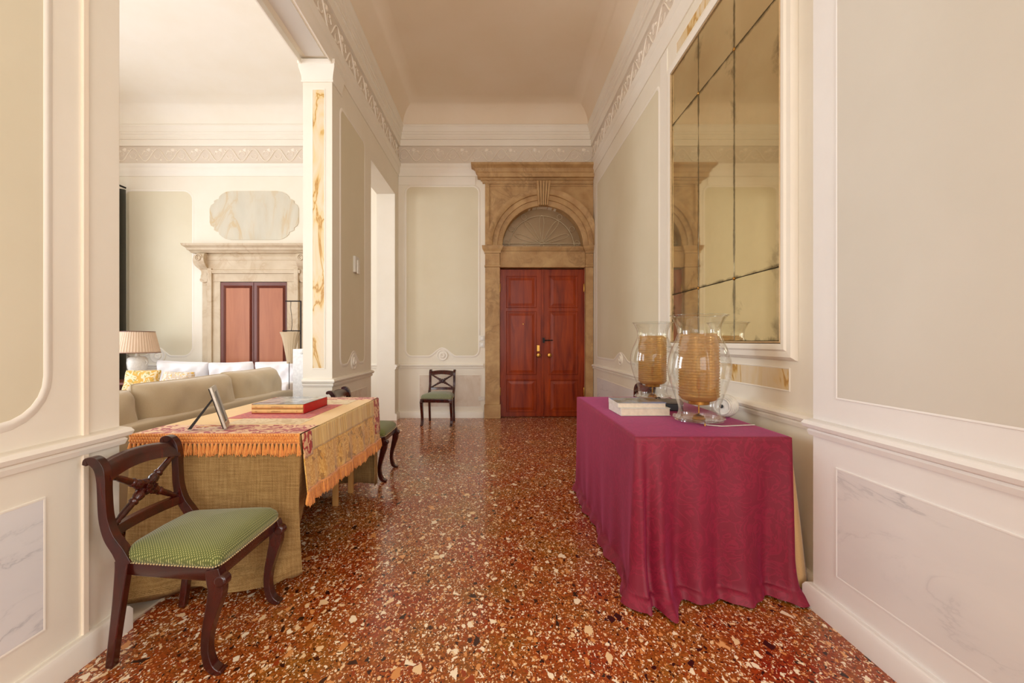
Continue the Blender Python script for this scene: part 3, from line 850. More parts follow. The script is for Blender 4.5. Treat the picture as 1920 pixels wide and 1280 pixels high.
PM(frame_mb([(2.325, 1.222), (3.775, 1.222), (3.775, 3.52), (2.325, 3.52)][::1], lambda u, v, n: (XR - n, u, v), [(0, .003), (0, .03), (.004, .034), (.010, .03), (.012, .022), (.012, .003)]), 'gilt_edge', M['onyx'] if False else simple('gilt_edge', S(214, 184, 140), .4, .2), smooth=30)
PM(frame_mb([(2.31, 1.208), (3.79, 1.208), (3.79, 3.535), (2.31, 3.535)], lambda u, v, n: (XR - n, u, v), [(0, .001), (0, .034), (.012, .038), (.03, .038), (.04, .03), (.07, .028), (.078, .018), (.085, .012), (.09, .001)]), 'frame', M['trim'], smooth=30)

# ------------------------------------------------------------------ small wall fittings
def fitting(name, label, cat, mb_, m=M['plastic'], **kw): return tag(mb_.build(name, m, None, **kw), label, cat)
sw = tag(empty('light_switch', (bx_(903), YB, bz_(634))), 'upper white switch plate left of the stone portal', 'switch')
P(MB().box(bx_(898), bx_(909), YB - .012, YB - .001, bz_(639), bz_(629)), 'plate', M['plastic'], sw, bevel=.003)
P(MB().box(bx_(901), bx_(906), YB - .02, YB - .012, bz_(637), bz_(631)), 'rocker', M['ivory'], sw, bevel=.002)
sw2 = copy_tree(sw); sw2.location.z = bz_(646); tag(sw2, 'lower white switch plate left of the stone portal', 'switch')
so_ = tag(empty('power_socket', (bx_(903), YB, bz_(747))), 'low white power socket plate between the far chair and the portal', 'socket')
P(MB().box(bx_(897), bx_(909), YB - .012, YB - .001, bz_(751), bz_(743)), 'plate', M['plastic'], so_, bevel=.003)
P(MB().lathe_axis([(.018, 0), (.018, 1)], (bx_(903), YB - .012, bz_(747)), (bx_(903), YB - .016, bz_(747)), 16), 'socket_face', M['ivory'], so_)
th = tag(empty('wall_thermostat', (XL, 4.86, 2.0)), 'small pale box with cover fixed on the partition wall panel', 'thermostat')
P(MB().box(XL, XL + .03, 4.79, 4.93, 1.98, 2.16), 'casing', M['panel_grey'], th, bevel=.006)
P(MB().box(XL + .03, XL + .045, 4.83, 4.90, 1.97, 2.12), 'cover', M['plastic'], th, bevel=.004)

# ------------------------------------------------------------------ X-back chairs (front = +X)
def arc_sweep(path, width, y0, y1):
    """side silhouette: centre line (x, z) with local widths, extruded in y"""
    pts = catmull([(a, b, c) for (a, b), c in zip(path, width)], 5)
    L, Rr = [], []
    for i, (x, z, wd) in enumerate(pts):
        a = pts[max(0, i - 1)]; b = pts[min(len(pts) - 1, i + 1)]
        t_ = Vector((b[0] - a[0], b[1] - a[1])).normalized(); n_ = Vector((-t_.y, t_.x)) * wd / 2
        L.append((x + n_.x, z + n_.y)); Rr.append((x - n_.x, z - n_.y))
    k = len(L); m = MB()
    rows = [[(a[0], y0, a[1]) for a in (L[i], Rr[i])] + [(a[0], y1, a[1]) for a in (Rr[i], L[i])] for i in range(k)]
    m.rings(rows)
    return m


def make_chair(label, seat_mat):
    t = tag(empty('dining_chair'), label, 'chair')
    wd = M['chair']
    rear = [(-.212, 0), (-.200, .10), (-.182, .24), (-.168, .36), (-.176, .435), (-.212, .490), (-.232, .56), (-.238, .65), (-.240, .70), (-.248, .742), (-.268, .768), (-.294, .772), (-.302, .757)]
    rw = [.028, .030, .036, .046, .044, .038, .033, .031, .033, .035, .034, .024, .014]
    for s_ in (-1, 1):
        yc = .187 * s_
        arc_sweep(rear[:4] + [(-.166, .40)], rw[:4] + [.05], yc - .016, yc + .016).build('leg', wd, t, smooth=40, bevel=.006)
        arc_sweep([(-.150, .385)] + rear[4:], [.05] + rw[4:], yc - .017, yc + .017).build('back_post', wd, t, smooth=40, bevel=.008)
        # front leg, knee scroll over a turned-in shank
        fr_ = [(.192, .385), (.200, .345), (.205, .30), (.190, .235), (.172, .16), (.166, .09), (.180, .03), (.208, .008), (.226, .010)]
        fw_ = [.050, .056, .054, .044, .034, .028, .030, .022, .012]
        yf = .215 * s_
        g = arc_sweep(fr_, fw_, yf - .019, yf + .019)
        g.lathe_axis([(.018, 0), (.024, .15), (.024, .85), (.018, 1)], (.222, yf - .022, .342), (.222, yf + .022, .342), 14)
        g.build('leg', wd, t, smooth=40, bevel=.006)
    # crest rail: curved in plan and in height
    rows = []
    for i in range(17):
        y = lerp(-.180, .180, i / 16); k = 1 - (y / .18) ** 2
        xb = -.014 * 0 - .026 * k; zt = .760 + .016 * k; zb = .690 + .020 * k
        sec = [(-.236 + xb, zb), (-.218 + xb, zb + .004), (-.228 + xb, (zb + zt) / 2), (-.248 + xb, zt - .006), (-.262 + xb, zt), (-.276 + xb, zt - .006), (-.262 + xb, (zb + zt) / 2)]
        rows.append([(a, y, b) for a, b in sec])
    MB().rings(rows).build('crest_rail', wd, t, smooth=50)
    # lower back rail
    rows = []
    for i in range(9):
        y = lerp(-.175, .175, i / 8); k = 1 - (y / .175) ** 2
        rows.append([(x_ - .02 * k, y, z_) for x_, z_ in ((-.232, .482), (-.206, .478), (-.212, .514), (-.238, .518))])
    MB().rings(rows).build('back_rail', wd, t, smooth=50, bevel=.003)
    # crossed turned spindles with rosette
    rod = [(.009, 0), (.010, .05), (.013, .08), (.010, .10), (.0125, .14), (.0135, .27), (.012, .285), (.018, .30), (.018, .315), (.013, .33), (.019, .36), (.021, .40), (.016, .43), (.019, .45), (.019, .55), (.016, .57), (.021, .60), (.019, .64), (.013, .67), (.018, .685), (.018, .70), (.012, .715), (.0135, .73), (.0125, .86), (.010, .90), (.013, .92), (.010, .95), (.009, 1)]
    for s_ in (-1, 1):
        MB().lathe_axis(rod, (-.228, -.172 * s_, .512), (-.238, .172 * s_, .712), 12).build('cross_spindle', wd, t, smooth=50)
    rs = MB().lathe_axis([(.030, 0), (.034, .2), (.034, .5), (.026, .65), (.014, .7), (.012, .95), (.002, 1)], (-.256, 0, .610), (-.206, 0, .614), 20)
    for k in range(7):
        a = 2 * PI * k / 7
        rs.lathe_axis([(.002, 0), (.009, .3), (.009, .7), (.002, 1)], (-.212, .021 * math.cos(a), .613 + .021 * math.sin(a)), (-.202, .021 * math.cos(a), .611 + .021 * math.sin(a)), 8)
    rs.build('rosette', wd, t, smooth=50)
    # seat frame and upholstery
    def seat_out(k, n=40):
        """rounded trapezoid outline shrunk by k"""
        pts = []
        for i in range(n):
            a = 2 * PI * i / n; ca, sa = math.cos(a), math.sin(a)
            e = .17
            u = abs(ca) ** e * (1 if ca > 0 else -1); v = abs(sa) ** e * (1 if sa > 0 else -1)
            x_ = .018 + u * (.192 + k); y_ = v * (lerp(.186, .232, (u + 1) / 2) + k)
            pts.append((x_, y_))
        return pts
    MB().rings([[(x_, y_, z_) for x_, y_ in seat_out(k)] for k, z_ in ((-.006, .338), (0, .345), (0, .385), (-.002, .392))]).build('seat_frame', wd, t, smooth=50)
    rw_ = [(.001, .390), (.006, .400), (.008, .412), (.002, .428), (-.014, .441), (-.04, .450), (-.08, .458), (-.12, .463), (-.16, .465), (-.185, .466)]
    MB().rings([[(x_ * 1.0, y_, z_ + (.012 * math.cos(y_ * 6) if z_ > .43 else 0)) for x_, y_ in seat_out(k)] for k, z_ in rw_]).build('seat', seat_mat, t, smooth=70)
    nb = MB(); raw = seat_out(.006, 600); so2 = []
    raw.append(raw[0])
    for p, q in zip(raw, raw[1:]):
        k = max(1, int(math.hypot(q[0] - p[0], q[1] - p[1]) / .003)); so2 += [(lerp(p[0], q[0], i / k), lerp(p[1], q[1], i / k)) for i in range(k)]
    even = [so2[0]]
    for p in so2:
        if math.hypot(p[0] - even[-1][0], p[1] - even[-1][1]) >= .0095: even.append(p)
    so2 = even
    for (x_, y_) in so2:
        nb.lathe([(.001, -.0035), (.0042, 0), (.001, .0035)], (x_, y_, .393), 6)
    nb.build('nail_trim', NAIL, t, smooth=60)['kind'] = 'stuff'
    return t


NAIL = simple('cream_gimp', S(206, 184, 136), .6)
ch1 = make_chair('dark x-back chair with dotted green seat, nearest, before the burlap draped table', M['seat'])
ch1.location = (-1.235, 1.83, 0.001)
G = 'x-back chairs round the hall'
ch1['group'] = G
ch2 = copy_tree(ch1); ch2.location = (-1.19, 4.03, .001); tag(ch2, 'x-back chair partly hidden behind the gold fringed table, against the partition', 'chair', G)
ch3 = copy_tree(ch1); ch3.location = (-.86, 6.50, .001); ch3.rotation_euler = (0, 0, R(-94)); tag(ch3, 'x-back chair with grey green seat alone against the end wall', 'chair', G)
for c in ch3.children:
    if c.name.startswith('seat') and 'frame' not in c.name:
        c.data = c.data.copy(); c.data.materials[0] = M['seat_grey']
ch4 = copy_tree(ch1); ch4.location = (1.22, 4.42, .001); ch4.rotation_euler = (0, 0, R(180)); tag(ch4, 'x-back chair whose top just shows behind the crimson draped table', 'chair', G)

# ------------------------------------------------------------------ crimson draped table
TZ = .762
X0, X1, Y0, Y1 = .655, 1.405, 2.075, 3.60
tb = tag(empty('draped_table', ((X0 + X1) / 2, (Y0 + Y1) / 2, 0)), 'trestle table hidden under the crimson cloth by the right wall', 'table')
P(MB().box(X0 + .01, X1 - .01, Y0 + .01, Y1 - .01, TZ - .03, TZ - .006), 'tabletop', M['pine'], tb, bevel=.003)
for yy in (Y0 + .2, Y1 - .2):
    for xx in (X0 + .12, X1 - .12):
        P(MB().box(xx - .02, xx + .02, yy - .02, yy + .02, 0, TZ - .03), 'leg', M['pine'], tb, bevel=.003)


def rrect(x0, x1, y0, y1, r, step):
    """points and outward normals round a rectangle, counter-clockwise from the front-left corner, with arc length"""
    out = []
    C_ = [((x0 + r, y0 + r), PI), ((x1 - r, y0 + r), 1.5 * PI), ((x1 - r, y1 - r), 0), ((x0 + r, y1 - r), .5 * PI)]
    for q in range(4):
        (cx, cy), a0 = C_[q]
        for k in range(7):
            a = a0 + PI / 2 * k / 6
            out.append((cx + r * math.cos(a), cy + r * math.sin(a), math.cos(a), math.sin(a)))
        (nx, ny), _ = C_[(q + 1) % 4]
        a = a0 + PI / 2
        px, py = cx + r * math.cos(a), cy + r * math.sin(a); ex, ey = nx + r * math.cos(a), ny + r * math.sin(a)
        L = math.hypot(ex - px, ey - py); n = int(L / step)
        for k in range(1, n):
            out.append((lerp(px, ex, k / n), lerp(py, ey, k / n), math.cos(a), math.sin(a)))
    return out


def gauss(x, c, s): return math.exp(-((x - c) / s) ** 2)


pts = rrect(X0, X1, Y0, Y1, .012, .012)
NV = 46
rows = []
random.seed(3)
ph = [random.random() * 6.28 for _ in range(8)]
for j in range(NV + 1):
    v = j / NV
    row = []
    for (x, y, nx, ny) in pts:
        front = 1 if ny < -.7 else 0
        fx = (x - X0) / (X1 - X0); fy = (y - Y0) / (Y1 - Y0)
        f = 0; bot = 1.0; bulge = 0
        if ny < -.3:        # front face
            f += .060 * gauss(fx, .03, .030) - .020 * gauss(fx, .075, .02) + .050 * gauss(fx, .15, .045) - .035 * gauss(fx, .27, .05) + .026 * gauss(fx, .40, .06) - .020 * gauss(fx, .53, .05) + .030 * gauss(fx, .67, .07) - .038 * gauss(fx, .85, .06) + .022 * gauss(fx, .975, .03)
            f *= 1.25 * v ** .85
            bulge = (.085 * gauss(fx, .16, .09) + .022 + .03 * gauss(fx, .02, .06)) * max(0, (v - .74) / .26) ** 1.5
        elif nx < -.3:      # left face
            f += (.008 * math.sin(fy * 19 + ph[0]) + .005 * math.sin(fy * 43 + ph[1]) * v) * v ** 1.5
            bulge = (.012 * gauss(fy, .03, .06) + .006) * max(0, (v - .85) / .15) ** 1.5 + .03 * v * gauss(fy, .0, .05)
        elif nx > .3:
            f += .006 * v + .010 * v * gauss(fy, 0, .06)
        else:
            f += .02 * v * math.sin(fx * 30)
        wr_ = .006 * math.sin(60 * (fx + fy) + 9 * v + ph[2]) * max(0, (v - .85) / .15)
        d = f + bulge + wr_
        z = TZ * (1 - v)
        zmin = .004 + .016 * (1 + math.sin(45 * (fx - fy) + ph[3])) * (1 if v < .99 else 0)
        # last rows run out along the floor
        if v > .93:
            d += .022 * (v - .93) / .07 * (1.2 + .5 * math.sin(17 * fx + 13 * fy + ph[4]))
            z = max(.012, TZ * (1 - v)) + .020 * math.sin(PI * (v - .93) / .07) * (1 + .5 * math.sin(23 * fx + 18 * fy + ph[5]))
        xx = x + nx * d; yy = y + ny * d
        xx = min(xx, XR - .045)
        row.append((xx, yy, max(z, .006)))
    rows.append(row)
cl = MB()
k = len(pts)
inner = [[(lerp(x, (X0 + X1) / 2, t_), lerp(y, (Y0 + Y1) / 2, t_), TZ + .004) for x, y, a, b in pts] for t_ in (.7, .3, .06, .02)]
edge = [[(x - a * .006, y - b * .006, TZ + .003) for x, y, a, b in pts]]
cl.rings(inner + edge + rows, True, False)
cl.f.append(tuple(range(k - 1, -1, -1)))
cloth = tag(cl.build('crimson_tablecloth', M['velvet'], None, smooth=180), 'crimson damask cloth draped to the floor over the right hand table', 'tablecloth')
# tan under-cloth on the wall side
rows = []
for j in range(16):
    v = j / 15; row = []
    xo = lerp(1.409, 1.494, v ** .85)
    for i in range(30):
        t_ = i / 29
        if t_ < .35: xx = lerp(1.392, xo, t_ / .35); yy = 2.115 - .025 * v + .010 * v * math.sin(t_ * 22)
        else: xx = xo - .006 * v * math.sin(t_ * 22); yy = lerp(2.115 - .025 * v, 2.6, (t_ - .35) / .65)
        row.append((min(xx, 1.496), yy, TZ - .004 - (TZ - .02) * v))
    rows.append(row)
tag(MB().grid(rows).build('tan_undercloth', M['tan_cloth'], None, smooth=180, solid=.003), 'tan under cloth showing between the crimson cloth and the wall', 'cloth')

# ------------------------------------------------------------------ hurricane lamps
def make_lamp():
    t = tag(empty('hurricane_lamp'), 'nearer clear glass hurricane lamp with amber ribbed inner glass', 'lamp', 'hurricane lamps on the crimson table')
    pr = catmull([(.128, .012), (.122, .03), (.108, .06), (.112, .10), (.140, .18), (.164, .27), (.166, .33), (.150, .40), (.124, .46), (.112, .50), (.118, .54), (.140, .585), (.152, .598)], 5)
    MB().lathe([(r, z) for r, z in pr], n=56, caps=False).build('glass_chimney', M['glass'], t, smooth=180)
    MB().tube([(.152 * math.cos(2 * PI * i / 48), .152 * math.sin(2 * PI * i / 48), .599) for i in range(48)], .0022, 6, closed=True).build('glass_rim', M['ivory_glass'], t, smooth=180)
    # scalloped glass dish foot
    dish = []
    for r, z, sc in ((.02, .014, 0), (.08, .012, 0), (.12, .013, .2), (.135, .022, 1), (.140, .028, 1), (.130, .020, 1), (.08, .006, .2), (.02, .006, 0)):
        dish.append([(r * (1 + .02 * sc * math.cos(8 * 2 * PI * i / 64)) * math.cos(2 * PI * i / 64), r * (1 + .02 * sc * math.cos(8 * 2 * PI * i / 64)) * math.sin(2 * PI * i / 64), z + .004 * sc * math.cos(8 * 2 * PI * i / 64)) for i in range(64)])
    MB().rings(dish).build('glass_foot', M['glass'], t, smooth=60)
    for k in range(3):
        a = R(-100 + 120 * k); MB().lathe([(.005, 0), (.004, .014)], (.118 * math.cos(a), .118 * math.sin(a), .0), 8).build('foot', M['brass'], t, smooth=60)
    # ribbed amber cylinder
    pr = [(.03, .118), (.07, .120), (.09, .128), (.101, .142)]
    n = 22
    for i in range(n * 4):
        z = .146 + (.345) * i / (n * 4); pr.append((.1045 + .0038 * math.sin(2 * PI * i / 4 + .3), z))
    pr += [(.104, .493), (.100, .497)]
    MB().lathe(pr, n=56, caps=False).build('amber_cylinder', M['amber'], t, smooth=60)
    MB().lathe([(.05, .100), (.055, .102), (.056, .118), (.062, .121), (.06, .124), (.004, .124)], n=36).build('brass_cup', M['brass'], t, smooth=30)
    MB().lathe([(.0045, .03), (.0045, .10)], n=12).build('brass_stem', M['brass'], t, smooth=60)
    MB().lathe([(.034, .014), (.036, .02), (.028, .03), (.030, .036), (.012, .046), (.005, .05)], n=24).build('brass_base', M['brass'], t, smooth=40)
    MB().lathe([(.004, .124), (.004, .18), (.011, .185), (.011, .235), (.006, .24), (.0, .26)], n=12).build('candle_socket', M['brass'], t, smooth=40)
    bb = MB().lathe([(.004, .255), (.014, .27), (.017, .30), (.012, .34), (.003, .37)], n=16)
    bb.build('bulb', M['ivory'], t, smooth=60)
    return t


M['ivory_glass'] = m_glass('rim_glass', (.9, .93, .92, 1), .05)
lp1 = make_lamp(); lp1.location = (1.135, 2.46, TZ + .006)
lp2 = copy_tree(lp1); lp2.location = (1.215, 3.42, TZ + .006); tag(lp2, 'farther clear glass hurricane lamp with amber ribbed inner glass, behind the books', 'lamp', 'hurricane lamps on the crimson table')
lp2.rotation_euler = (0, 0, R(40))

# books on the crimson table
def rbook(name, label, x0, x1, y0, y1, z0, z1, rz, cover, group, spine=None):
    t = tag(empty(name, ((x0 + x1) / 2, (y0 + y1) / 2, z0), rz), label, 'book', group)
    w_, d_, h_ = (x1 - x0) / 2, (y1 - y0) / 2, z1 - z0
    MB().box(-w_ + .004, w_ - .004, -d_ + .004, d_ - .006, .003, h_ - .003).build('pages', M['paper'], t, bevel=.002)
    MB().box(-w_, w_, -d_, d_, h_ - .003, h_).build('cover', cover, t, bevel=.001)
    MB().box(-w_, w_, -d_, d_, 0, .003).build('cover', M['ivory'], t, bevel=.001)
    MB().box(-w_, -w_ + .004, -d_, d_, .003, h_ - .003).build('spine', spine or M['ivory'], t, bevel=.001)
    return t
g = 'books on the crimson table'
rbook('book', 'thick white book, lower of the two on the crimson table', .750, 1.055, 2.66, 2.93, TZ + .006, TZ + .052, R(1), M['ivory'], g)
rbook('book', 'white book with a blue and brown landscape cover, upper on the crimson table', .742, 1.035, 2.665, 2.925, TZ + .0525, TZ + .085, R(-2), M['cover_photo'], g)
bxo = tag(empty('black_box', (1.165, 2.95, TZ + .006), R(-18)), 'flat black box with grey lid behind the nearer hurricane lamp', 'box')
MB().box(-.075, .075, -.10, .10, 0, .045).build('body', M['black'], bxo, bevel=.004)
MB().box(-.078, .078, -.103, .103, .045, .055).build('lid', simple('grey_lid', S(112, 104, 96), .5), bxo, bevel=.003)
# white shell-like coiled cable ball behind the lamp
sh = tag(empty('white_cable_reel', (1.37, 2.62, TZ + .006)), 'round white ribbed cable reel lying beside the nearer lamp by the wall', 'cable reel')
m_ = MB(); rr = .062
for k in range(9):
    x_ = lerp(-.045, .045, k / 8); r_ = math.sqrt(max(.0004, rr * rr - x_ * x_ * .8)) 
    m_.tube([(x_ , r_ * math.cos(2 * PI * i / 28), .068 + r_ * math.sin(2 * PI * i / 28)) for i in range(28)], .0062, 7, closed=True)
m_.build('coil', M['ivory'], sh, smooth=60)
MB().lathe_axis([(.045, 0), (.052, .1), (.052, .9), (.045, 1)], (-.045, 0, .068), (.045, 0, .068), 24).build('core', M['ivory'], sh, smooth=50)
MB().lathe_axis([(.012, 0), (.008, 1)], (-.050, 0, .068), (-.045, 0, .068), 14).build('hub', M['black'], sh, smooth=50)
sh.rotation_euler = (0, 0, R(35))
cb = MB().tube(catmull([(1.12, 2.37, TZ + .0085), (1.19, 2.325, TZ + .0085), (1.26, 2.335, TZ + .0085), (1.33, 2.35, TZ + .0085), (1.39, 2.36, TZ + .0085)], 8), .0028, 8)
tag(cb.build('lamp_cable', M['plastic'], None, smooth=60), 'thin white cable running from the nearer lamp to the wall', 'cable')
cb = MB().tube(catmull([(1.10, 3.26, TZ + .0095), (1.08, 3.18, TZ + .02), (1.11, 3.11, TZ + .045), (1.15, 3.10, TZ + .06), (1.18, 3.13, TZ + .03), (1.20, 3.17, TZ + .0095)], 8), .004, 8)
tag(cb.build('black_cable', M['black'], None, smooth=60), 'looped black cable behind the books on the crimson table', 'cable')

# ------------------------------------------------------------------ burlap draped table, left
U0, U1, V0, V1 = -1.80, -.985, 2.165, 3.56
TL = .758
lt = tag(empty('trestle_table', ((U0 + U1) / 2, (V0 + V1) / 2, 0)), 'pine trestle table under the burlap and gold cloths', 'table')
P(MB().box(U0 + .008, U1 - .008, V0 + .008, V1 - .008, TL - .03, TL - .008), 'tabletop', M['pine'], lt, bevel=.003)
for (lx, ly) in ((-1.20, 3.25), (-1.18, 3.53), (-1.60, 3.25), (-1.60, 3.53), (-1.20, 2.5), (-1.60, 2.5)):
    P(MB().box(lx - .02, lx + .02, ly - .014, ly + .014, 0.013 if lx < -1.55 else 0, TL - .03), 'leg', M['pine'], lt, bevel=.003)
P(MB().box(-1.60, -1.20, 3.236, 3.264, .14, .18), 'stretcher', M['pine'], lt, bevel=.003)
P(MB().box(-1.60, -1.20, 2.486, 2.514, .14, .18), 'stretcher', M['pine'], lt, bevel=.003)

# burlap cloth: top, front drop with puddled hem, wrap round the corner, far drop
bur = MB(); rows = []
NB = 60; NV = 36
def bur_path(s):
    """plan path of the front edge, s 0..1: along the front, then round the right corner a little"""
    if s < .80: return (lerp(U0 - .01, U1 + .004, s / .80), V0 - .008, 0, -1)
    a = (s - .80) / .06
    if a < 1: return (U1 + .004 + .008 * math.sin(a * PI / 2), V0 - .008 + .010 * (1 - math.cos(a * PI / 2)), math.sin(a * PI / 2), -math.cos(a * PI / 2))
    return (U1 + .012, V0 + .002 + (s - .86) / .14 * .12, 1, 0)
for j in range(NV + 1):
    v = j / NV; row = []
    for i in range(NB + 1):
        s = i / NB; x, y, nx, ny = bur_path(s)
        f = (.020 * math.sin(s * 11 + 1) + .012 * math.sin(s * 23 + 2.2)) * v ** 1.5 + .018 * v
        hem = 1.0 - .10 * max(0, (s - .86) / .14) ** 1.3 - (.10 * max(0, (s - .66) / .20) if s < .86 else .10)
        z = TL * (1 - v * hem)
        if hem > .95 and v > .82:
            q = (v - .82) / .18 * max(0, min(1, (.78 - s) / .12))
            f += (.022 * math.sin(q * PI * 3 + s * 3) if s < .78 else 0) * max(0, min(1, (.78 - s) / .12)) + .05 * math.sin(q * PI) * (1 + .4 * math.sin(s * 17)) + .05 * q * (1 - s) + .22 * q * max(0, 1 - s / .40)
            z = max(z + .03 * math.sin(q * PI * 1.5) ** 2, .022 + .03 * q * (1 + math.sin(q * 9 + s * 5)))
        if s > .6:
            f -= .10 * v * v * min(1, (s - .6) / .3)
        row.append((x + nx * f, y + ny * f + .0, max(z, .016)))
    rows.append(row)
bur.grid(rows)
rows = [[(x, lerp(V0 - .008, V1 + .004, k / 4), TL + .000) for x in (U0 - .01, lerp(U0, U1, .5), U1 + .004)] for k in range(5)]
bur.grid(rows)
rows = [[(lerp(U0, U1 + .006, i / 20), V1 + .006 + .03 * v * (1 + .5 * math.sin(i * .9)), TL - v * .70) for i in range(21)] for v in [q / 10 for q in range(11)]]
bur.grid(rows)
rows = [[(U0 - .012 - .02 * v, lerp(V0 - .006, V1, i / 20), TL - v * .70) for i in range(21)] for v in [q / 8 for q in range(9)]]
bur.grid(rows)
rows = [[(U1 + .008 - .01 * v, lerp(V1 - .07 + .03 * v, V1 + .006, i / 6), TL - v * .70) for i in range(7)] for v in [q / 8 for q in range(9)]]
bur.grid(rows)
tag(bur.build('burlap_cloth', M['burlap'], None, smooth=60, solid=.004), 'coarse brown burlap cloth hanging to the floor under the gold cloth', 'cloth')

# gold and red fringed cover
gc = tag(empty('fringed_table_cover', ((U0 + U1) / 2, (V0 + V1) / 2, TL)), 'gold and red brocade table cover with orange tassel fringe', 'table cover')
def PG(mb, name, m, **kw): return P(mb, name, m, gc, **kw)
zt = TL + .003
def strip(x0, x1, y0, y1, m, name, h):
    PG(MB().box(x0, x1, y0, y1, zt, zt + h), name, m)
strip(U0 - .005, U1 + .012, V0 - .008, V1 + .008, M['gold_plain'], 'gold_ground', .003)
strip(U0, U1 + .012, V0 - .006, V0 + .22, M['red_leaf'], 'leaf_border', .0045)
strip(U0 + .30, U1 - .10, V0 + .24, V0 + .42, M['cream_band'], 'cream_band', .0042)
strip(U0 + .20, U1 - .13, V0 + .42, V1 - .40, M['red_band'], 'red_centre', .0045)
strip(U0 + .20, U1 - .10, V1 - .40, V1 - .15, M['cream_band'], 'cream_band', .0042)
strip(U0, U1 + .012, V1 - .15, V1 + .006, M['red_leaf'], 'leaf_border', .0045)
# side drop: lower edge from z .46 near to .38 far (z measured below the top)
def side(y, v):
    """v 0 top edge .. 1 lower edge, with soft folds"""
    t_ = (y - V0) / (V1 - V0)
    drop = lerp(.295, .335, t_)
    f = .016 + (.006 * math.sin(y * 21) + .003 * math.sin(y * 47 + 1)) * v + .022 * v
    return (U1 + f, y, TL + .004 - drop * v)
def side_strip(y0, y1, v0, v1, m, name, pl=0, off=0):
    n = max(6, int((y1 - y0) / .012)); rows = []
    for j in range(9):
        v = lerp(v0, v1, j / 8); row = []
        for i in range(n + 1):
            y = lerp(y0, y1, i / n); p = side(y, v)
            row.append((p[0] + off + pl * math.sin(y * 190) * (.5 + .5 * math.sin(y * 37)), p[1], p[2]))
        rows.append(row)
    PG(MB().grid(rows), name, m, smooth=180, solid=.003)
side_strip(V0 + .10, V1 - .13, 0, .36, M['satin'], 'satin_band', .004, .002)
side_strip(V0 + .0, V1 - .0, .34, 1, M['brocade'], 'brocade_band')
side_strip(V0 + .0, V0 + .11, 0, .42, M['red_leaf'], 'corner_patch', 0, .003)
side_strip(V1 - .15, V1 + .0, 0, .80, M['red_leaf'], 'corner_patch', 0, .004)
# braid header on the front and front fringe; tassels one by one
rows = []
for j in range(7):
    v = j / 6; row = []
    for i in range(121):
        x = lerp(U0 - .004, U1 + .016, i / 120)
        row.append((x, V0 - .012 - .006 * math.sin(v * PI) - .0035 * abs(math.sin(i * PI / 2.5 + v * 6)), TL + .010 - .052 * v))
    rows.append(row)
PG(MB().grid(rows), 'braided_header', M['fringe'], smooth=60, solid=.003)
# netting knots across the header
kn = MB()
for r_ in range(3):
    for i in range(64):
        x = lerp(U0, U1 + .012, (i + .5 * (r_ % 2)) / 64)
        kn.lathe_axis([(.001, 0), (.005, .3), (.005, .7), (.001, 1)], (x - .004, V0 - .02, TL + .010 - .014 * r_), (x + .004, V0 - .023, TL - .004 - .014 * r_), 6)
PG(kn, 'header_knots', M['fringe'], smooth=60)['kind'] = 'stuff'


def tassel_mesh(L, seed):
    random.seed(seed); m = MB()
    m.lathe([(.0035, 0), (.006, -.006), (.005, -.012)], n=7)
    for k in range(9):
        a = 2 * PI * k / 9 + random.random() * .4; r0 = .004; r1 = .010 * random.uniform(.6, 1.15); l_ = L * random.uniform(.85, 1.05)
        m.tube([(r0 * math.cos(a), r0 * math.sin(a) * .8, -.010), (r1 * .8 * math.cos(a), r1 * .6 * math.sin(a), -.010 - l_ * .5), (r1 * 1.05 * math.cos(a), r1 * .6 * math.sin(a), -l_)], [.0028, .0034, .0022], 4)
    return m


protos = [tassel_mesh(.060, s_).build('tassel', M['fringe'], gc, smooth=60) for s_ in range(4)]
meshes = [p.data for p in protos]
cnt = 0
def put_tassel(x, y, z, sc, rz):
    global cnt
    if cnt < 4: o = protos[cnt]
    else:
        o = protos[cnt % 4].copy(); COL.objects.link(o)
    o.parent = gc
    o.location = Vector((x, y, z)) - gc.location; o.rotation_euler = (random.uniform(-.12, .12), random.uniform(-.1, .1), rz); o.scale = (1, 1, sc)
    cnt += 1
random.seed(11)
n = 40
for i in range(n):
    x = lerp(U0 + .0, U1 + .010, i / (n - 1)); put_tassel(x, V0 - .020, TL - .036, random.uniform(.92, 1.15), 0)
n = 74
for i in range(n):
    y = lerp(V0 + .005, V1 - .0, i / (n - 1)); p = side(y, 1); put_tassel(p[0] + .004, y, p[2] + .006, random.uniform(1.05, 1.35), R(90))
n = 12
# gathered braid along the side lower edge
PG(MB().tube([(side(lerp(V0, V1, i / 90), 1)[0] + .004, lerp(V0, V1, i / 90), side(lerp(V0, V1, i / 90), 1)[2] + .004 + .002 * (i % 2)) for i in range(91)], .0065, 6), 'side_braid', M['fringe'], smooth=60)

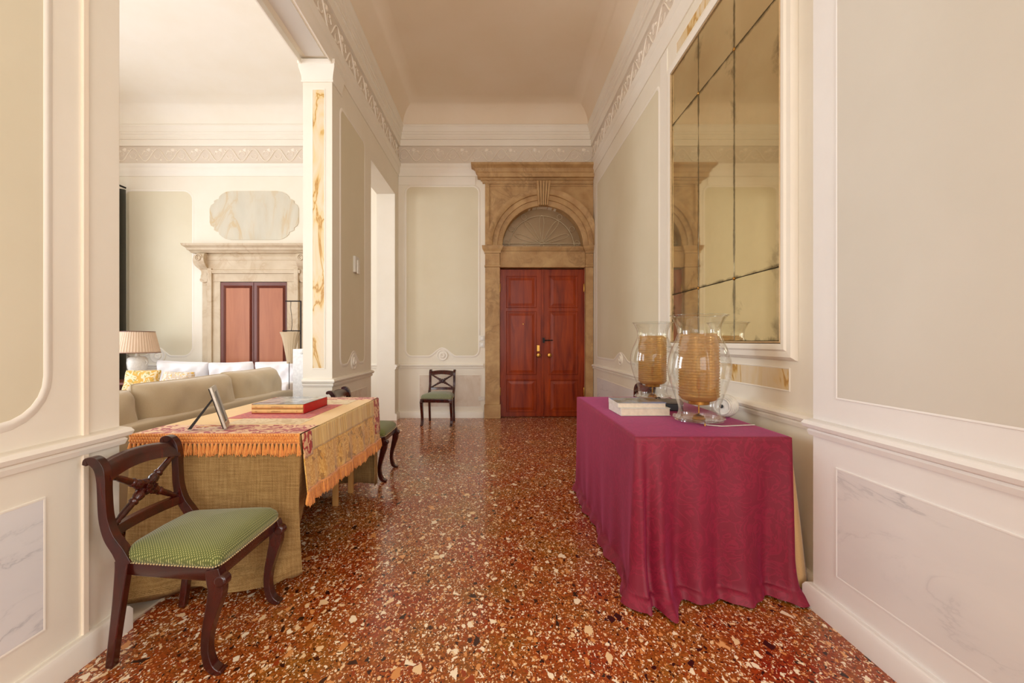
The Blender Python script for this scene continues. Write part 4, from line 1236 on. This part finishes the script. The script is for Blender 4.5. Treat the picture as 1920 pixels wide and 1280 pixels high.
# slip-cased books on the gold cover
ZT2 = zt + .0048
bk = tag(empty('slipcased_books', (-1.375, 2.93, ZT2)), 'two tan spined volumes in a red slipcase with glossy grey top', 'book set')
bw, bd = .165, .185
MB().box(bw - .004, bw, -bd, bd, 0, .060).box(-bw, bw, bd - .004, bd, 0, .060).box(-bw, -bw + .004, -bd, bd, 0, .060).box(-bw, bw, -bd, bd, 0, .003).build('slipcase', M['red_case'], bk)
MB().box(-bw, bw - .001, -bd, bd - .001, .0600, .0625).build('top_cover', M['cover_grey'], bk, bevel=.001)
for k in range(2):
    z0 = .004 + k * .028
    m_ = MB(); rows = []
    for i in range(9):
        a = PI * i / 8; rows.append((-.010 * math.sin(a), z0 + .013 - .013 * math.cos(a)))
    m_.rings([[(x, -bd + y_, z_) for y_, z_ in rows] + [(x, -bd + .02, z0 + .026), (x, -bd + .02, z0)] for x in (-bw + .004, bw - .005)])
    sp = m_.build('book_spine', M['tan_spine'], bk, smooth=60)
    for (xa, txt, sz) in ((-.04, ('LEONARDO', 'LEONARDO DA')[k], .011), (-.14, 'VOL.', .008), (.12, ('II', 'I')[k], .010)):
        cu = bpy.data.curves.new('spine_lettering', 'FONT'); cu.body = txt; cu.size = sz; cu.extrude = .0004
        cu.resolution_u = 3; tmp = bpy.data.objects.new('tmp', cu); COL.objects.link(tmp); bpy.context.view_layer.update()
        me = bpy.data.meshes.new_from_object(tmp.evaluated_get(bpy.context.evaluated_depsgraph_get())); bpy.data.objects.remove(tmp)
        me.materials.clear(); me.materials.append(M['ink'])
        to = bpy.data.objects.new('spine_lettering', me); COL.objects.link(to); to['kind'] = 'stuff'
        to.parent = sp; to.location = (xa, -bd - .0103, z0 + .009); to.rotation_euler = (R(90), 0, 0)
    MB().box(-bw + .006, bw - .006, -bd + .02, bd - .006, z0, z0 + .026).build('pages', M['paper'], bk)

# photo frame leaning on its strut
pf = tag(empty('photo_frame', (-1.455, 2.30, ZT2 + .001), R(27)), 'silver picture frame leaning back on a dark strut, on the gold cover', 'picture frame')
TH = R(-17)
def fp2(u, v, n): # u across (y), v up, n forward (x), leaned back
    return (n * math.cos(TH) + v * math.sin(TH) * 1.0 + .03, u, v * math.cos(TH) - n * math.sin(TH) + .004)
def fbox(m, u0, u1, v0, v1, n0, n1): return m.prism([(u0, v0), (u1, v0), (u1, v1), (u0, v1)], fp2, n0, n1)
m_ = MB(); W2 = .085; Hh = .225
fbox(m_, -W2, -W2 + .03, 0, Hh, -.007, .007); fbox(m_, W2 - .03, W2, 0, Hh, -.007, .007); fbox(m_, -W2 + .03, W2 - .03, 0, .03, -.007, .007); fbox(m_, -W2 + .03, W2 - .03, Hh - .03, Hh, -.007, .007)
m_.build('frame_border', M['silver'], pf, bevel=.003)
fbox(MB(), -W2 + .028, W2 - .028, .028, Hh - .028, -.004, 0).build('picture_glass', M['black'], pf)
fbox(MB(), -W2 + .004, W2 - .004, .004, Hh - .004, -.011, -.0075).build('back_board', M['dark'], pf)
a = Vector(fp2(0, .16, -.012)); b = Vector((-.125, 0, .006))
st = MB(); 
for s_ in (1,):
    st.add([a + Vector((0, -.012, 0)), a + Vector((0, .012, 0)), b + Vector((0, .018, 0)), b + Vector((0, -.018, 0)), a + Vector((-.010, -.012, 0)), a + Vector((-.010, .012, 0)), b + Vector((-.016, .018, 0)), b + Vector((-.016, -.018, 0))],
           [(0, 1, 2, 3), (7, 6, 5, 4), (0, 4, 5, 1), (1, 5, 6, 2), (2, 6, 7, 3), (3, 7, 4, 0)])
st.build('strut', M['dark'], pf)
MB().tube([(-.105, 0, .012), (.02, 0, .012)], .0015, 5).build('strut_cord', M['brass'], pf)


# ------------------------------------------------------------------ sitting room
def cushion(w_, d_, h_, e=.38, n=22, puff=.0, seed=0, amp=.004):
    """soft box centred on the origin: superellipsoid with a gentle wrinkle"""
    random.seed(seed); p1, p2, p3 = [random.random() * 6 for _ in range(3)]
    m = MB(); rows = []
    sg = lambda c, k: (abs(c) ** k) * (1 if c >= 0 else -1)
    for j in range(n + 1):
        ph_ = -PI / 2 + PI * j / n; row = []
        for i in range(n * 2):
            th_ = 2 * PI * i / (n * 2)
            x = sg(math.cos(ph_), e) * sg(math.cos(th_), e); y = sg(math.cos(ph_), e) * sg(math.sin(th_), e); z = sg(math.sin(ph_), e)
            k = 1 + amp * 3 * math.sin(7 * x + p1) * math.sin(5 * z + p2) + amp * 3 * math.sin(9 * y + p3 + 4 * z)
            th2 = 1 - .45 * puff * max(x * x, y * y if False else 0, z * z) ** 2
            row.append((x * w_ / 2 * k, y * d_ / 2 * k * th2, z * h_ / 2 * k))
        rows.append(row)
    m.rings(rows, True, False)
    return m


def pillow(w_, d_, h_, seed=0, n=24, pinch=.06, wr=.006):
    """stuffed cushion: crisp seam outline with slightly drawn-in sides, plump middle; w x, d y (thin), h z"""
    random.seed(seed); p = [random.random() * 6 for _ in range(5)]
    m = MB(); fr, bk_ = [], []
    for j in range(n + 1):
        v = math.sin((j / n * 2 - 1) * PI / 2); a, b = [], []
        for i in range(n + 1):
            u = math.sin((i / n * 2 - 1) * PI / 2)
            x = u * (1 - pinch * (1 - v * v)) * (1 - .03 * (abs(v) ** 8)); z = v * (1 - pinch * .7 * (1 - u * u)) * (1 - .03 * (abs(u) ** 8))
            th = d_ / 2 * (max(0, 1 - u ** 6) ** .5) * (max(0, 1 - abs(v) ** 5) ** .5)
            wv = wr * (math.sin(6 * u + 4 * v + p[0]) + .7 * math.sin(11 * u - 7 * v + p[1]) + .5 * math.sin(19 * u + 9 * v * v + p[2])) * (th / (d_ / 2))
            a.append((x * w_ / 2, -th - wv - .004, z * h_ / 2)); b.append((x * w_ / 2, th + .5 * wv + .004, z * h_ / 2))
        fr.append(a); bk_.append(b)
    m.grid(fr); m.grid([q[::-1] for q in bk_])
    def loop(g): return g[0][:-1] + [q[-1] for q in g[:-1]] + g[-1][:0:-1] + [q[0] for q in g[:0:-1]]
    m.rings([loop(bk_), loop(fr)], True, False)
    # piped seam
    m.tube([((x, 0, z)) for x, y, z in loop(fr)], .006, 6, closed=True)
    return m


def xf(mb, loc, rx=0, ry=0, rz=0):
    mt = Matrix.Translation(loc) @ Matrix.Rotation(rz, 4, 'Z') @ Matrix.Rotation(ry, 4, 'Y') @ Matrix.Rotation(rx, 4, 'X')
    mb.v = [tuple(mt @ Vector(p)) for p in mb.v]; return mb


# sofa 1: back towards the hall, local built in world coordinates around its own base
s1 = tag(empty('sofa', (-2.75, 3.4, 0)), 'beige sofa with its back to the hall, behind the gold covered table', 'sofa')
def PS(mb, name, m, par=s1, **kw): return P(mb, name, m, par, **kw)
A0, A1 = 1.80, 4.95
PS(xf(cushion(.10 + .06, A1 - A0, .60, .16, 18, 0, 1, .0015), (-2.34, (A0 + A1) / 2, .395)), 'backrest', M['linen'], smooth=180)
PS(MB().box(-3.15, -2.36, A0 + .02, A1 - .02, .08, .36), 'base', M['linen'], bevel=.03, bseg=4)
for k, (a, b) in enumerate(((A0, A0 + .2), (A1 - .2, A1))):
    PS(xf(cushion(.86, b - a, .55, .22, 16, 0, k, .002), (-2.75, (a + b) / 2, .37)), 'armrest', M['linen'], smooth=180)
for k, (a, b) in enumerate(((1.86, 2.96), (2.98, 4.00), (4.01, 4.90))):
    if k == 0: continue
    PS(xf(xf(pillow(b - a + .02, .30, .50, 5 + k, 24, .05, .008), (0, 0, 0), 0, 0, R(90)), (-2.50 + (.035 if k == 1 else 0), (a + b) / 2, .675 + .006 * k), 0, R(-8), 0), 'back_cushion', M['linen'], smooth=180)
PS(xf(xf(pillow(1.14, .28, .47, 5, 24, .04, .008), (0, 0, 0), 0, 0, R(90)), (-2.49, 2.42, .66), 0, R(-8), 0), 'back_cushion', M['linen'], smooth=180)
for k in range(3):
    PS(xf(cushion(.62, .90, .17, .25, 18, 0, 12 + k, .003), (-2.86, 2.47 + .91 * k, .44)), 'seat_cushion', M['linen'], smooth=180)
for x, y in ((-3.08, A0 + .1), (-3.08, A1 - .1), (-2.40, A0 + .1), (-2.40, A1 - .1)):
    PS(MB().box(x - .025, x + .025, y - .025, y + .025, 0, .09), 'foot', M['door_dark'], bevel=.004)

s2 = tag(empty('sofa', (-3.95, 6.4, 0)), 'white loose covered sofa against the far wall under the cherry wood door', 'sofa')
B0, B1 = -5.05, -2.85
PS(xf(cushion(B1 - B0, .18, .66, .16, 18, 0, 21, .0015), (-3.95, 6.72, .46)), 'backrest', M['white_linen'], s2, smooth=180)
PS(MB().box(B0 + .02, B1 - .02, 5.95, 6.72, .08, .36), 'base', M['white_linen'], s2, bevel=.03, bseg=4)
for k, (a, b) in enumerate(((B0, B0 + .18), (B1 - .18, B1))):
    PS(xf(cushion(b - a, .85, .55, .22, 16, 0, k, .002), ((a + b) / 2, 6.35, .37)), 'armrest', M['white_linen'], s2, smooth=180)
for k, (a, b) in enumerate(((-5.03, -4.28), (-4.26, -3.60), (-3.58, -2.87))):
    PS(xf(pillow(b - a, .24, .50, 30 + k, 30, .07, .016), ((a + b) / 2, 6.50, .680 - .012 * (k == 1)), R(8), R((2.5, -1.5, -2)[k]), R((2, 0, -2)[k])), 'back_cushion', M['white_linen'], s2, smooth=180)
    PS(xf(cushion(b - a - .02, .56, .17, .25, 18, 0, 40 + k, .004), ((a + b) / 2 * .97 - .1, 6.20, .43)), 'seat_cushion', M['white_linen'], s2, smooth=180)
for x, y in ((B0 + .1, 6.02), (B1 - .1, 6.02), (B0 + .1, 6.66), (B1 - .1, 6.66)):
    PS(MB().box(x - .025, x + .025, y - .025, y + .025, 0, .09), 'foot', M['door_dark'], s2, bevel=.004)
g = 'throw pillows on the white sofa'
tag(xf(pillow(.44, .14, .34, 50, 16), (-4.86, 5.98, .66), R(-16), 0, R(8)).build('throw_pillow', M['yellow_print'], None, smooth=180), 'yellow printed pillow at the left end of the white sofa', 'pillow', g)
tag(xf(pillow(.46, .14, .32, 51, 16), (-4.38, 5.98, .65), R(-18), 0, R(-6)).build('throw_pillow', M['pale_print'], None, smooth=180), 'pale printed pillow right of the yellow one on the white sofa', 'pillow', g)

# side table, table lamp, turquoise box
stb = tag(empty('side_table', (-5.40, 6.32, 0)), 'low side table in the far left corner carrying the pleated lamp', 'side table')
P(MB().box(-5.72, -5.09, 6.02, 6.62, .62, .65), 'top', M['door_dark'], stb, bevel=.005)
for x in (-5.69, -5.12):
    for y in (6.05, 6.59):
        P(MB().box(x - .02, x + .02, y - .02, y + .02, 0, .62), 'leg', M['door_dark'], stb, bevel=.003)
tl = tag(empty('table_lamp', (-5.23, 6.36, .652)), 'white urn table lamp with a pleated beige shade in the far room', 'lamp')
MB().lathe([(.06, 0), (.07, .01), (.05, .03), (.045, .05), (.08, .10), (.115, .18), (.125, .26), (.12, .32), (.09, .345), (.03, .355), (.02, .40)], n=32).build('urn_base', M['ivory'], tl, smooth=60)
for s_ in (-1, 1):
    MB().tube([(s_ * (.11 + .03 * math.sin(PI * k / 8)), 0, .22 + .09 * k / 8) for k in range(9)], .009, 8).build('urn_handle', M['ivory'], tl, smooth=60)
rows = []
for r_, z_ in ((.268, .405), (.262, .43), (.205, .69), (.20, .71)):
    rows.append([((r_ + .006 * (i % 2)) * math.cos(2 * PI * i / 96), (r_ + .006 * (i % 2)) * math.sin(2 * PI * i / 96), z_) for i in range(96)])
MB().rings(rows, True, False).build('pleated_shade', fabric('pleated_shade_cloth', S(206, 180, 152), S(222, 198, 172), 150), tl, smooth=20, solid=.002)
for r_, z_ in ((.275, .405), (.208, .712)):
    MB().tube([(r_ * math.cos(2 * PI * i / 48), r_ * math.sin(2 * PI * i / 48), z_) for i in range(48)], .004, 6, closed=True).build('shade_trim', M['door_dark'], tl, smooth=60)
MB().lathe([(.008, .35), (.008, .46), (.02, .47), (.02, .50), (.006, .52)], n=12).build('lamp_holder', M['iron'], tl, smooth=50)
tag(MB().box(-5.50, -5.36, 6.06, 6.20, .652, .72).build('turquoise_box', M['turquoise'], None, bevel=.004), 'small turquoise box on the side table before the lamp', 'box')

# curtain at the far window
rows = []
for j in range(13):
    z = lerp(.02, 3.62, j / 12); row = []
    for i in range(60):
        t_ = i / 59; row.append((-5.905 + .030 * math.sin(t_ * 40) + .012 * (1 - j / 12) * math.sin(t_ * 7), lerp(6.15, 6.93, t_), z))
    rows.append(row)
cu_ = tag(empty('window_curtain', (-5.97, 6.5, 0)), 'dark curtain hanging at the far left window of the sitting room', 'curtain')
P(MB().grid(rows), 'curtain_cloth', M['curtain'], cu_, smooth=180, solid=.004)
P(MB().tube([(-5.905, 4.4, 3.66), (-5.905, 6.95, 3.66)], .014, 10), 'curtain_rod', M['iron'], cu_, smooth=60)

# white column radiator behind the pilaster
rd = tag(empty('radiator', (XL - T - .12, 4.85, 0)), 'white column radiator behind the marble inlaid pilaster', 'radiator')
for k in range(14):
    y = 4.42 + k * .062
    m_ = MB()
    for x in (XL - T - .165, XL - T - .125, XL - T - .085):
        m_.lathe([(.014, .16), (.018, .18), (.018, 1.10), (.014, 1.12)], (x, y, 0), 10)
    m_.box(XL - T - .185, XL - T - .065, y - .024, y + .024, 1.09, 1.145).box(XL - T - .185, XL - T - .065, y - .024, y + .024, .13, .18)
    P(m_, 'radiator_section', M['white_metal'], rd, bevel=.006)
P(MB().box(XL - T - .185, XL - T - .065, 4.375, 4.39, .14, 1.145), 'end_panel', M['white_metal'], rd, bevel=.006)
P(MB().lathe_axis([(.016, 0), (.02, .2), (.02, .8), (.012, 1)], (XL - T - .095, 4.376, 1.115), (XL - T - .095, 4.35, 1.115), 12), 'bleed_cap', M['white_metal'], rd, smooth=50)
P(MB().box(XL - T - .16, XL - T - .09, 4.45, 4.49, 0, .14).box(XL - T - .16, XL - T - .09, 5.20, 5.24, 0, .14), 'radiator_feet', M['white_metal'], rd)

# iron lantern stand with pale tapering shade beyond the radiator
IX, IY = -2.58, 5.75
ist = tag(empty('iron_lamp_stand', (IX, IY, 0)), 'thin black iron stand with two arms behind the sofa end', 'stand')
P(MB().tube([(IX, IY, .02), (IX, IY, 1.755)], .010, 8), 'pole', M['iron'], ist, smooth=60)
P(MB().tube([(IX, IY, 1.75), (IX - .20, IY, 1.75)], .008, 8), 'upper_arm', M['iron'], ist, smooth=60)
P(MB().tube([(IX, IY, 1.36), (IX - .24, IY, 1.36)], .007, 8), 'lower_arm', M['iron'], ist, smooth=60)
P(MB().tube([(IX - .13, IY, 1.75), (IX - .135, IY, 1.66), (IX - .12, IY, 1.56), (IX - .115, IY, 1.44), (IX - .125, IY, 1.36)], .0035, 6), 'hanging_chain', M['iron'], ist, smooth=60)
P(MB().lathe([(.15, 0), (.15, .012), (.03, .025), (.012, .05)], (IX, IY, 0), 24), 'base', M['iron'], ist, smooth=50)
vs = tag(empty('tapered_shade', (IX - .13, IY - .0, .93)), 'pale tapering pleated vase shaped shade hanging from the iron stand', 'shade')
rows = []
for r_, z_ in ((.035, .93), (.05, 1.02), (.075, 1.15), (.10, 1.27), (.13, 1.345)):
    rows.append([(IX - .14 + (r_ + .006 * (i % 2)) * math.cos(2 * PI * i / 32), IY + (r_ + .006 * (i % 2)) * math.sin(2 * PI * i / 32) * .5, z_) for i in range(32)])
P(MB().rings(rows), 'shade_body', M['linen'], vs, smooth=25)
P(MB().tube([(IX - .13, IY - .05, .95), (IX - .13, IY - .05, .60)], .005, 6), 'pull_cord', M['iron'], vs, smooth=60)
